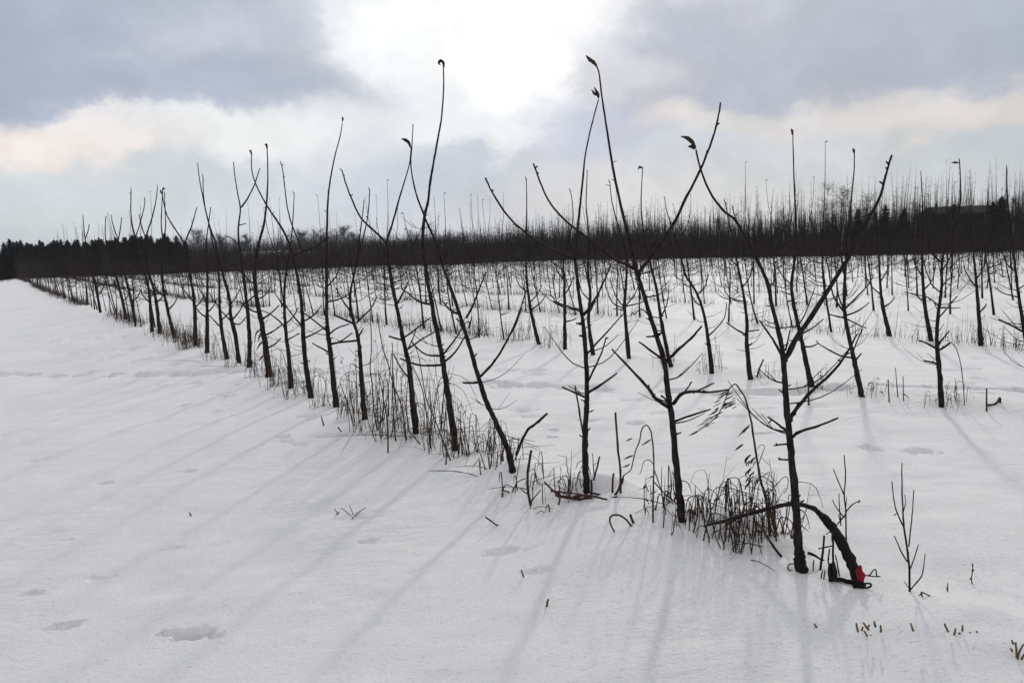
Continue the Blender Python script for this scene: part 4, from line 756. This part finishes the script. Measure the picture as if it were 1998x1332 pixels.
# straw stubble
def stubble(base, lines, label):
    sticks('straw_stubble', base, [(l, 4.6, 3.4, 0) for l in lines], label, 'stubble', 'cut straw stubble at the right front', m=STRAW)
stubble((1690, 1240), [[(1674, 1232), (1671, 1215)], [(1682, 1230), (1684, 1222)], [(1695, 1228), (1684, 1214)], [(1700, 1254), (1686, 1230)], [(1703, 1250), (1699, 1238)], [(1708, 1222), (1706, 1211)], [(1719, 1232), (1718, 1219)], [(1692, 1226), (1697, 1218)]], 'tuft of short tan straw stubble nearest the arched branch shadow')
stubble((1880, 1235), [[(1850, 1232), (1843, 1216)], [(1862, 1240), (1865, 1225)], [(1872, 1233), (1873, 1238)], [(1878, 1230), (1878, 1219)], [(1892, 1234), (1895, 1236)], [(1908, 1250), (1906, 1230)], [(1916, 1252), (1907, 1248)], [(1782, 1230), (1777, 1215)]], 'row of short tan straw stubs in the right foreground')
stubble((1985, 1285), [[(1984, 1290), (1990, 1270), (1998, 1255)], [(1984, 1282), (1982, 1252)], [(1990, 1290), (2006, 1262)], [(1975, 1270), (1972, 1264)], [(1978, 1256), (1974, 1248)]], 'straw tuft at the right frame edge')
sticks('wood_stub', (1593, 1223), [([(1594, 1224), (1589, 1216)], 4, 3, 0)], 'tiny stub beside the nearest tree shadow', 'stub', m=STRAW)

# ------------------------------------------------------------------ the arched branch with its black wrapped end and red tag
g0 = gpt(1678, 1144); g1 = gpt(1385, 1022); Yb, Yt = g0.y, g1.y
root = empty('arched_branch', g0); tag(root, 'dark branch arched down to the snow, black wrapped foot tied with a red tag', 'branch')
arch = [(1674, 1130), (1661, 1096), (1644, 1062), (1627, 1033), (1610, 1012), (1600, 1003), (1588, 992), (1567, 984.5), (1547, 982.5), (1525, 985.5), (1491, 994), (1448, 1006), (1410, 1017), (1378, 1024)]
sa = seglen(arch); ra = random.Random(4)
AQ = [bp(x, y, Yb + (Yt - Yb) * (s / sa[-1]) ** 1.0) for (x, y), s in zip(arch, sa)]
SA = [Yb / F * (1 - s / sa[-1]) + Yt / F * s / sa[-1] for s in sa]
# the nearest trunk stands in front of the arch where they cross
mb = MB(); mb.tube(AQ[4:], [5.5 * SA[4], 5.4 * SA[5], 5.2 * SA[6], 5 * SA[7], 4.6 * SA[8], 4.4 * SA[9], 4 * SA[10], 3.6 * SA[11], 3 * SA[12], 1.8 * SA[13]], 10, 5, .12, ra); link('bough', mb.mesh('bough', BARK, g0), parent=root)
mb = MB(); mb.tube([g0 + Vector((0, 0, -.04))] + AQ[:6], [x * Yb / F for x in (12, 11.5, 11, 10.5, 10, 8.8, 6.0)], 12, 6, .16, ra); link('black_wrap', mb.mesh('black_wrap', SLEEVE, g0), parent=root)
cap = [p + Vector((0, -.002, 4.6 * SA[0])) for p in AQ[6:9]]
mb = MB(); mb.tube(cap, [.002, .005, .002], 8, 4, .2, ra, .5); link('snow_cap', mb.mesh('snow_cap', SNOW, g0), parent=root)
# red tag: a folded piece of stiff cloth tied round the wrap
prof = [(1669, 1112), (1676, 1101), (1681, 1101), (1683, 1113), (1690, 1121), (1684, 1136), (1673, 1132)]
Yr = Yb - 11 * Yb / F - .008
mb = MB(); nfr = []
for k, (dy, shr) in enumerate(((-.004, .97), (-.012, .88), (.012, .95))): 
    cx, cy = 1679, 1118
    nfr.append([len(mb.v) + i for i in range(len(prof))])
    for i, (x, y) in enumerate(prof):
        mb.v.append(bp(cx + (x - cx) * shr, cy + (y - cy) * shr, Yr + dy + .006 * math.sin(i * 2.1)))
nq = len(prof)
mb.f.append(tuple(nfr[1])); mb.f.append(tuple(reversed(nfr[2])))
for i in range(nq):
    j = (i + 1) % nq; mb.f.append((nfr[0][i], nfr[0][j], nfr[1][j], nfr[1][i])); mb.f.append((nfr[2][i], nfr[2][j], nfr[0][j], nfr[0][i]))
link('red_tag', mb.mesh('red_tag', RED, g0, False), parent=root)
def loop(name, px, Y, wpx, m):
    mb = MB(); Q = [bp(x, y, Y + .012 * math.sin(i * 1.3)) for i, (x, y) in enumerate(px)]; mb.tube(Q, [wpx * .5 * Y / F] * len(Q), 6, 4, .1, ra); link(name, mb.mesh(name, m, g0), parent=root)
loop('wire_loop', [(1688, 1122), (1697, 1121), (1704, 1112), (1709, 1111), (1711, 1123), (1717, 1124), (1706, 1124), (1690, 1122)], Yr, 2.6, WIRE)
loop('wire_loop', [(1664, 1143), (1672, 1148), (1688, 1147), (1699, 1143), (1698, 1138), (1686, 1138), (1670, 1142)], Yb - .03, 4, SLEEVE)
sticks('black_hose_end', (1648, 1134), [([(1630, 1130), (1642, 1130), (1655, 1134), (1668, 1138)], 8, 11, -.03)], 'short piece of black hose lying left of the red tag', 'hose', m=SLEEVE)
sticks('dark_stakes', (1622, 1134), [([(1619, 1148), (1618, 1110), (1616, 1090), (1619, 1070)], 3.5, 3), ([(1626, 1128), (1625, 1060), (1623, 1035)], 5, 4), ([(1600, 1112), (1606, 1075), (1608, 1044)], 5, 4), ([(1622, 1132), (1620, 1112), (1622, 1098)], 12, 8), ([(1630, 1132), (1628, 1108), (1626, 1096)], 10, 6), ([(1597, 1070), (1625, 1064)], 3, 3), ([(1638, 1124), (1633, 1095), (1630, 1082)], 3, 2.4), ([(1586, 1113), (1588, 1092)], 3, 2.4), ([(1602, 1128), (1605, 1112)], 3, 2.4), ([(1607, 1130), (1610, 1112)], 3, 2.4)],
    'dark broken sucker stubs standing between nearest trunk and red tag', 'stubs', m=BARK, depth=.04)
sticks('broken_twig', (1590, 1100), [([(1576, 1078), (1588, 1082), (1601, 1090), (1608, 1092)], 7, 3, -.02), ([(1572, 1101), (1590, 1102), (1612, 1107)], 2.6, 2)], 'twigs reaching right from the nearest tree foot', 'twigs', m=BARK)
sticks('wire_ring', (1555, 1110), [([(1552, 1099), (1541, 1100), (1537, 1106), (1541, 1112), (1553, 1114), (1564, 1113)], 2.6, 2.6, -.02)], 'thin wire ring at the left of the nearest tree foot', 'wire', m=WIRE)
sticks('tree_guard', (1563, 1112), [([(1564, 1116), (1563, 1090), (1560, 1073)], 24, 21, -.012, -.012)], 'short dark guard wrapped round the foot of the nearest tree', 'tree guard', m=SLEEVE)

# ------------------------------------------------------------------ the wood, conifers, buildings beyond the orchard
wr = np.random.default_rng(11)
def top_of(t):      # height of the wood against the tangent of the direction from the path
    return np.interp(t, [-.5, -.36, -.30, -.26, -.12, -.03, .02, .13, .3, .45, .6, .75], [3.4, 2.6, 2.4, 2.9, 3.1, 3.3, 3.7, 4.1, 4.7, 5.4, 6.0, 6.6])
wb = Bulk(); NS = 11000
X = wr.uniform(-52, 98, NS); Yw = 103 + 34 * wr.random(NS) ** 1.3 + 3 * vnoise(X / 9, X * 0)
hh = np.where(X / Yw > -.1, 1.13, 1.03) * top_of(X / Yw) * wr.uniform(.62, 1.14, NS) * (Yw / 110) * (1 + .10 * vnoise(X / 2.1, X * 0 + 4)); z0 = height(X, Yw)
tall = wr.random(NS) < .17; hh = np.where(tall, hh * wr.uniform(1.1, 1.45 + .35 * np.clip(X / Yw / .4, 0, 1), NS), hh)
B = np.stack([X, Yw, z0 - .1], -1); lean = wr.normal(0, .05, (NS, 2)); T = B + np.stack([lean[:, 0] * hh, lean[:, 1] * hh, hh + .1], -1)
wb.add(B, T, np.where(tall, wr.uniform(.08, .12, NS), wr.uniform(.045, .085, NS)))
for k in range(11):
    t = wr.uniform(.12, .97, NS); p = B + (T - B) * t[:, None]; a = wr.uniform(0, 6.283, NS); l = wr.uniform(.35, 1.2, NS) * (1.15 - t * .75)
    e = p + np.stack([np.cos(a) * l, np.sin(a) * l, l * wr.uniform(-.1, .9, NS)], -1); wb.add(p, e, wr.uniform(.012, .028, NS))
ti = np.where(tall)[0]
for k in range(9):      # fine twigs of the trees that stand above the rest
    t = wr.uniform(.55, .98, len(ti)); p = B[ti] + (T[ti] - B[ti]) * t[:, None]; a = wr.uniform(0, 6.283, len(ti)); l = wr.uniform(.3, 1.0, len(ti)) * (1.35 - t)
    wb.add(p, p + np.stack([np.cos(a) * l, np.sin(a) * l, l * wr.uniform(.3, 1.4, len(ti))], -1), wr.uniform(.010, .020, len(ti)))
# undergrowth
NB = 36000; X2 = wr.uniform(-52, 98, NB); Y2 = 102.5 + 16 * wr.random(NB) ** 1.5 + 3 * vnoise(X2 / 9, X2 * 0); z2 = height(X2, Y2)
h2 = wr.uniform(.5, 1, NB) * top_of(X2 / Y2) * .72; B2 = np.stack([X2, Y2, z2 - .1], -1)
wb.add(B2, B2 + np.stack([wr.normal(0, .25, NB), wr.normal(0, .25, NB), h2], -1), wr.uniform(.03, .06, NB))
NB = 16000; X2 = wr.uniform(-70, 98, NB); Y2 = 103 - 17 * wr.random(NB) ** 2.2; keep = vnoise(X2 / 3.3, Y2 / 1.5) > wr.uniform(-.7, .6, NB); X2, Y2 = X2[keep], Y2[keep]; NB = len(X2)
B2 = np.stack([X2, Y2, height(X2, Y2) - .1], -1); h2 = wr.gamma(2., .3, NB).clip(.15, 2.2)
wb.add(B2, B2 + np.stack([wr.normal(0, .2, NB) * h2, wr.normal(0, .2, NB) * h2, h2 + .1], -1), wr.uniform(.012, .03, NB))
o = link('woodland', wb.mesh('woodland', WOODM)); tag(o, 'dense dark leafless wood closing off the orchard', 'wood', kind='stuff')

def conifer_mesh(seed, h, wd):
    r = np.random.default_rng(seed); b = Bulk()
    n = 620; t = r.random(n) ** .8; z = h * (.04 + .93 * t); a = r.uniform(0, 6.283, n); l = wd * np.sqrt(np.clip(1.0 - t ** 1.6, 0, 1)) * .95 * r.uniform(.45, 1.2, n) + .03
    c = np.stack([np.zeros(n), np.zeros(n), z], -1); e = c + np.stack([np.cos(a) * l, np.sin(a) * l, -l * r.uniform(-.1, .45, n)], -1)
    b.add(c, e, .05 + .10 * (1 - t))
    k = 1500; i = r.integers(0, n, k); p = c[i] + (e[i] - c[i]) * r.uniform(.3, 1, k)[:, None]
    b.add(p, p + r.normal(0, .2, (k, 3)) * (1.05 - t[i])[:, None] + np.array([0, 0, -.03]), .05 * (1.1 - t[i]))
    tr_ = Bulk(); tr_.add(np.array([[0, 0, -.2]]), np.array([[0, 0, h * 1.04]]), np.array([.11]))
    return b.mesh('crown', CONM), tr_.mesh('trunk', FARBARK)
cons = [conifer_mesh(50 + i, 1.0 * hgt, w_) for i, (hgt, w_) in enumerate(((4.6, 1.25), (4.9, 1.1), (4.3, 1.35), (5.2, 1.15)))]
cr = random.Random(8)
def conifer(x, y, i, sc, label, group=None):
    root = empty('conifer', (x, y, hz(x, y) - .05)); root.scale = (sc, sc, sc); root.rotation_euler = (0, 0, cr.uniform(0, 6))
    link('crown', cons[i][0], parent=root); link('trunk', cons[i][1], parent=root); tag(root, label, 'conifer', group)
for row in range(4):
    x = -70 + row * .5
    while x < (-42.5 if row < 2 else -46):
        y = 101 + row * 1.7 + cr.uniform(-.5, .5); t = x / y
        sc = cr.choice((.96, .98, 1.0, 1.02, 1.10)) * (1.0 if x > -66 else .8)
        conifer(x, y, cr.randrange(4), sc, 'dark conifer in the packed windbreak at the far left', 'conifers of the far left windbreak')
        x += cr.uniform(.55, 1.5)
# conifers standing in the wood
for (px, py_top, Y, lab) in [(1955, 374, 99, 'broad dark pine beside the barn roof'), (1862, 390, 106, 'narrow conifer rising behind the barn'), (1765, 398, 101, 'spiky conifer left of the barn'), (1728, 392, 101, 'pointed conifer in the right part of the wood'), (1675, 400, 102, 'second pointed conifer, left of the barn conifers'), (1938, 385, 100, 'smaller conifer touching the broad pine')]:
    p = bp(px, py_top, Y); h = p.z - hz(p.x, Y); conifer(p.x, Y, 3 if 'spiky' in lab or 'pointed' in lab else 0, h / (5.2 if 'spiky' in lab or 'pointed' in lab else 4.6) / 1.04, lab)
# bare trees with pale stems
def bare_tree(x, y, h, label, group, stem, twigm, seed, cw=.28, name='birch_tree', r0=.07, ntw=420):
    r = np.random.default_rng(seed); rnd = random.Random(seed); z = hz(x, y); root = empty(name, (x, y, z)); tag(root, label, 'tree', group)
    pts = [Vector((.02 * h * math.sin(k * 1.3 + seed), 0.02 * h * math.cos(k + seed), h * k / 5 - (.1 if k == 0 else 0))) for k in range(6)]
    mb = MB(); mb.tube(pts, [r0 * (1 - .17 * k) for k in range(6)], 6, 3, .1, rnd); link('trunk', mb.mesh('trunk', stem), parent=root)
    b = Bulk(); n = 26; t = r.uniform(.3, .97, n); i = (t * 5).astype(int).clip(0, 4); P = np.array([tuple(p) for p in pts]); c = P[i] + (P[i + 1] - P[i]) * (t * 5 - i)[:, None]
    a = r.uniform(0, 6.283, n); l = h * cw * r.uniform(.6, 1.1, n) * (1.15 - t * .8); e = c + np.stack([np.cos(a) * l, np.sin(a) * l, l * r.uniform(.5, 1.3, n)], -1); b.add(c, e, r0 * .3)
    i = r.integers(0, n, ntw); p = c[i] + (e[i] - c[i]) * r.uniform(.2, 1, ntw)[:, None]; ll = h * .09
    b.add(p, p + r.normal(0, ll, (ntw, 3)) * np.array([1, 1, .7]) + np.array([0, 0, ll * .6]), r0 * .11 + .006)
    link('crown', b.mesh('crown', twigm), parent=root); return root
for i, (px, yt, Y, lab) in enumerate([(1980, 392, 97, 'pale birch trunk in front of the broad pine'), (1646, 375, 101, 'tall pale birch with a spreading crooked top'), (1403, 425, 102, 'slim pale birch near the middle of the wood'), (1529, 415, 101.5, 'slim pale birch half way along the right wood'), (1788, 400, 101, 'slanting pale birch just left of the barn'), (1613, 366, 104, 'tallest crooked bare tree topping the wood'), (1690, 385, 104, 'bare tree with drooping twigs right of the tallest')]):
    p = bp(px, yt, Y); bare_tree(p.x, Y, p.z - hz(p.x, Y), lab, 'pale trees at the wood edge', BIRCH if i not in (5, 6) else FARBARK, WOODM, 60 + i, .26)
# barn, farm buildings
def building(name, x, y, wdt, dep, wall, ridge, roofm, wallm, label, hip=.8, cat='barn'):
    z = hz(x, y); root = empty(name, (x, y, z)); tag(root, label, cat)
    def put(nm, V, Fc, m):
        me = bpy.data.meshes.new(nm); me.from_pydata(V, [], Fc); me.materials.append(m); me.update(); link(nm, me, parent=root)
    a, b = wdt / 2, dep / 2
    V = [(-a, -b, -.3), (a, -b, -.3), (a, b, -.3), (-a, b, -.3), (-a, -b, wall), (a, -b, wall), (a, b, wall), (-a, b, wall)]
    put('wall', V, [(0, 1, 5, 4), (1, 2, 6, 5), (2, 3, 7, 6), (3, 0, 4, 7)], wallm)
    e = .3; A_ = a + e; B_ = b + e; w0 = wall - .06; t = .14
    top = [(-A_, -B_, w0 + t), (A_, -B_, w0 + t), (A_, B_, w0 + t), (-A_, B_, w0 + t), (-A_ + hip, 0, ridge), (A_ - hip, 0, ridge)]
    bot = [(-A_, -B_, w0), (A_, -B_, w0), (A_, B_, w0), (-A_, B_, w0)]
    put('roof', top + bot, [(0, 1, 5, 4), (2, 3, 4, 5), (1, 2, 5), (3, 0, 4), (6, 7, 1, 0), (7, 8, 2, 1), (8, 9, 3, 2), (9, 6, 0, 3), (9, 8, 7, 6)], roofm)
    put('door', [(-a * .3, -b - .05, -.2), (-a * .3 + 2.2, -b - .05, -.2), (-a * .3 + 2.2, -b - .05, 2.3), (-a * .3, -b - .05, 2.3), (-a * .3, -b + .02, -.2), (-a * .3 + 2.2, -b + .02, -.2), (-a * .3 + 2.2, -b + .02, 2.3), (-a * .3, -b + .02, 2.3)],
        [(0, 1, 2, 3), (0, 4, 5, 1), (1, 5, 6, 2), (2, 6, 7, 3), (3, 7, 4, 0)], roofm if wallm is BARNW else wallm)
    return root
p = bp(1872, 402, 114); building('barn', p.x, 114, 9.4, 6, p.z - hz(p.x, 114) - 1.2, p.z - hz(p.x, 114), BARNR, BARNW, 'low dark barn with a long level roof at the wood edge', .7)
p = bp(537, 489, 190); building('farm_shed', p.x, 190, 17.5, 7, p.z - hz(p.x, 190) - 1.0, p.z - hz(p.x, 190), SNOWR, HOUSEW, 'long far shed with a snow-white roof above the wood left of middle', 1.0, 'shed')
p = bp(955, 459, 190); building('farmhouse', p.x, 190, 12.5, 8, p.z - hz(p.x, 190) - 1.9, p.z - hz(p.x, 190), SNOWR, HOUSEW, 'far farm building with snowy roof behind the middle of the wood', 1.5, 'farm building')
p = bp(853, 477, 200); building('farm_shed', p.x, 200, 5.5, 5, p.z - hz(p.x, 200) - .9, p.z - hz(p.x, 200), SNOWR, HOUSEW, 'small far shed with snowy roof left of the farm building', .8, 'shed')
# bluish tree line far behind
db = Bulk(); ND = 8500; X = wr.uniform(-190, 60, ND); Yd = wr.uniform(270, 330, ND)
t_ = X / Yd; hd = np.interp(t_, [-.66, -.45, -.40, -.3, -.2, -.1, 0, .2], [6, 8, 11.5, 10.5, 11.5, 9.5, 7.5, 7]) * wr.uniform(.6, 1.1, ND) * (1 + .25 * vnoise(X / 7, X * 0)); zd = height(X, Yd)
B = np.stack([X, Yd, zd - .2], -1); T = B + np.stack([wr.normal(0, .4, ND), wr.normal(0, .4, ND), hd], -1); db.add(B, T, wr.uniform(.10, .2, ND))
for k in range(9):
    t = wr.uniform(.2, .95, ND); q = B + (T - B) * t[:, None]; a = wr.uniform(0, 6.283, ND); l = wr.uniform(.8, 2.2, ND); e = q + np.stack([np.cos(a) * l, np.sin(a) * l, l * wr.uniform(.1, 1, ND)], -1); db.add(q, e, wr.uniform(.03, .06, ND))
o = link('distant_wood', db.mesh('distant_wood', DISTM)); tag(o, 'bluish bare tree line fading far behind the wood', 'wood', kind='stuff')
for i, (px, yt, lab) in enumerate([(380, 450, 'far bare tree just right of the windbreak'), (588, 455, 'round-crowned far tree, left one of a pair'), (622, 453, 'round-crowned far tree, right one of a pair'), (672, 449, 'far tree with a feathery crown by the long clean leader'), (690, 456, 'low far tree right of the feathery one'), (430, 461, 'far tree above the left end of the long shed'), (478, 462, 'far tree over the middle of the long shed')]):
    p = bp(px, yt, 240); bare_tree(p.x, 240, p.z - hz(p.x, 240), lab, 'far bare trees', DISTM, DISTM, 90 + i, .42, 'bare_tree', .2, 900)

# ------------------------------------------------------------------ haze
me = bpy.data.meshes.new('haze'); hb = (-620, 620, -620, 620, -3, 18)
x0, x1, y0, y1, z0, z1 = hb
me.from_pydata([(x0, y0, z0), (x1, y0, z0), (x1, y1, z0), (x0, y1, z0), (x0, y0, z1), (x1, y0, z1), (x1, y1, z1), (x0, y1, z1)], [], [(3, 2, 1, 0), (4, 5, 6, 7), (0, 1, 5, 4), (1, 2, 6, 5), (2, 3, 7, 6), (3, 0, 4, 7)])
hm = bpy.data.materials.new('haze'); hm.use_nodes = True
for n in list(hm.node_tree.nodes):
    if n.type != 'OUTPUT_MATERIAL': hm.node_tree.nodes.remove(n)
pv = hm.node_tree.nodes.new('ShaderNodeVolumePrincipled'); pv.inputs['Color'].default_value = (.88, .92, 1, 1); pv.inputs['Density'].default_value = .00025
hm.node_tree.links.new(pv.outputs[0], [n for n in hm.node_tree.nodes if n.type == 'OUTPUT_MATERIAL'][0].inputs['Volume'])
me.materials.append(hm); ho = link('haze', me); tag(ho, 'thin winter haze over the fields', 'haze', kind='stuff')
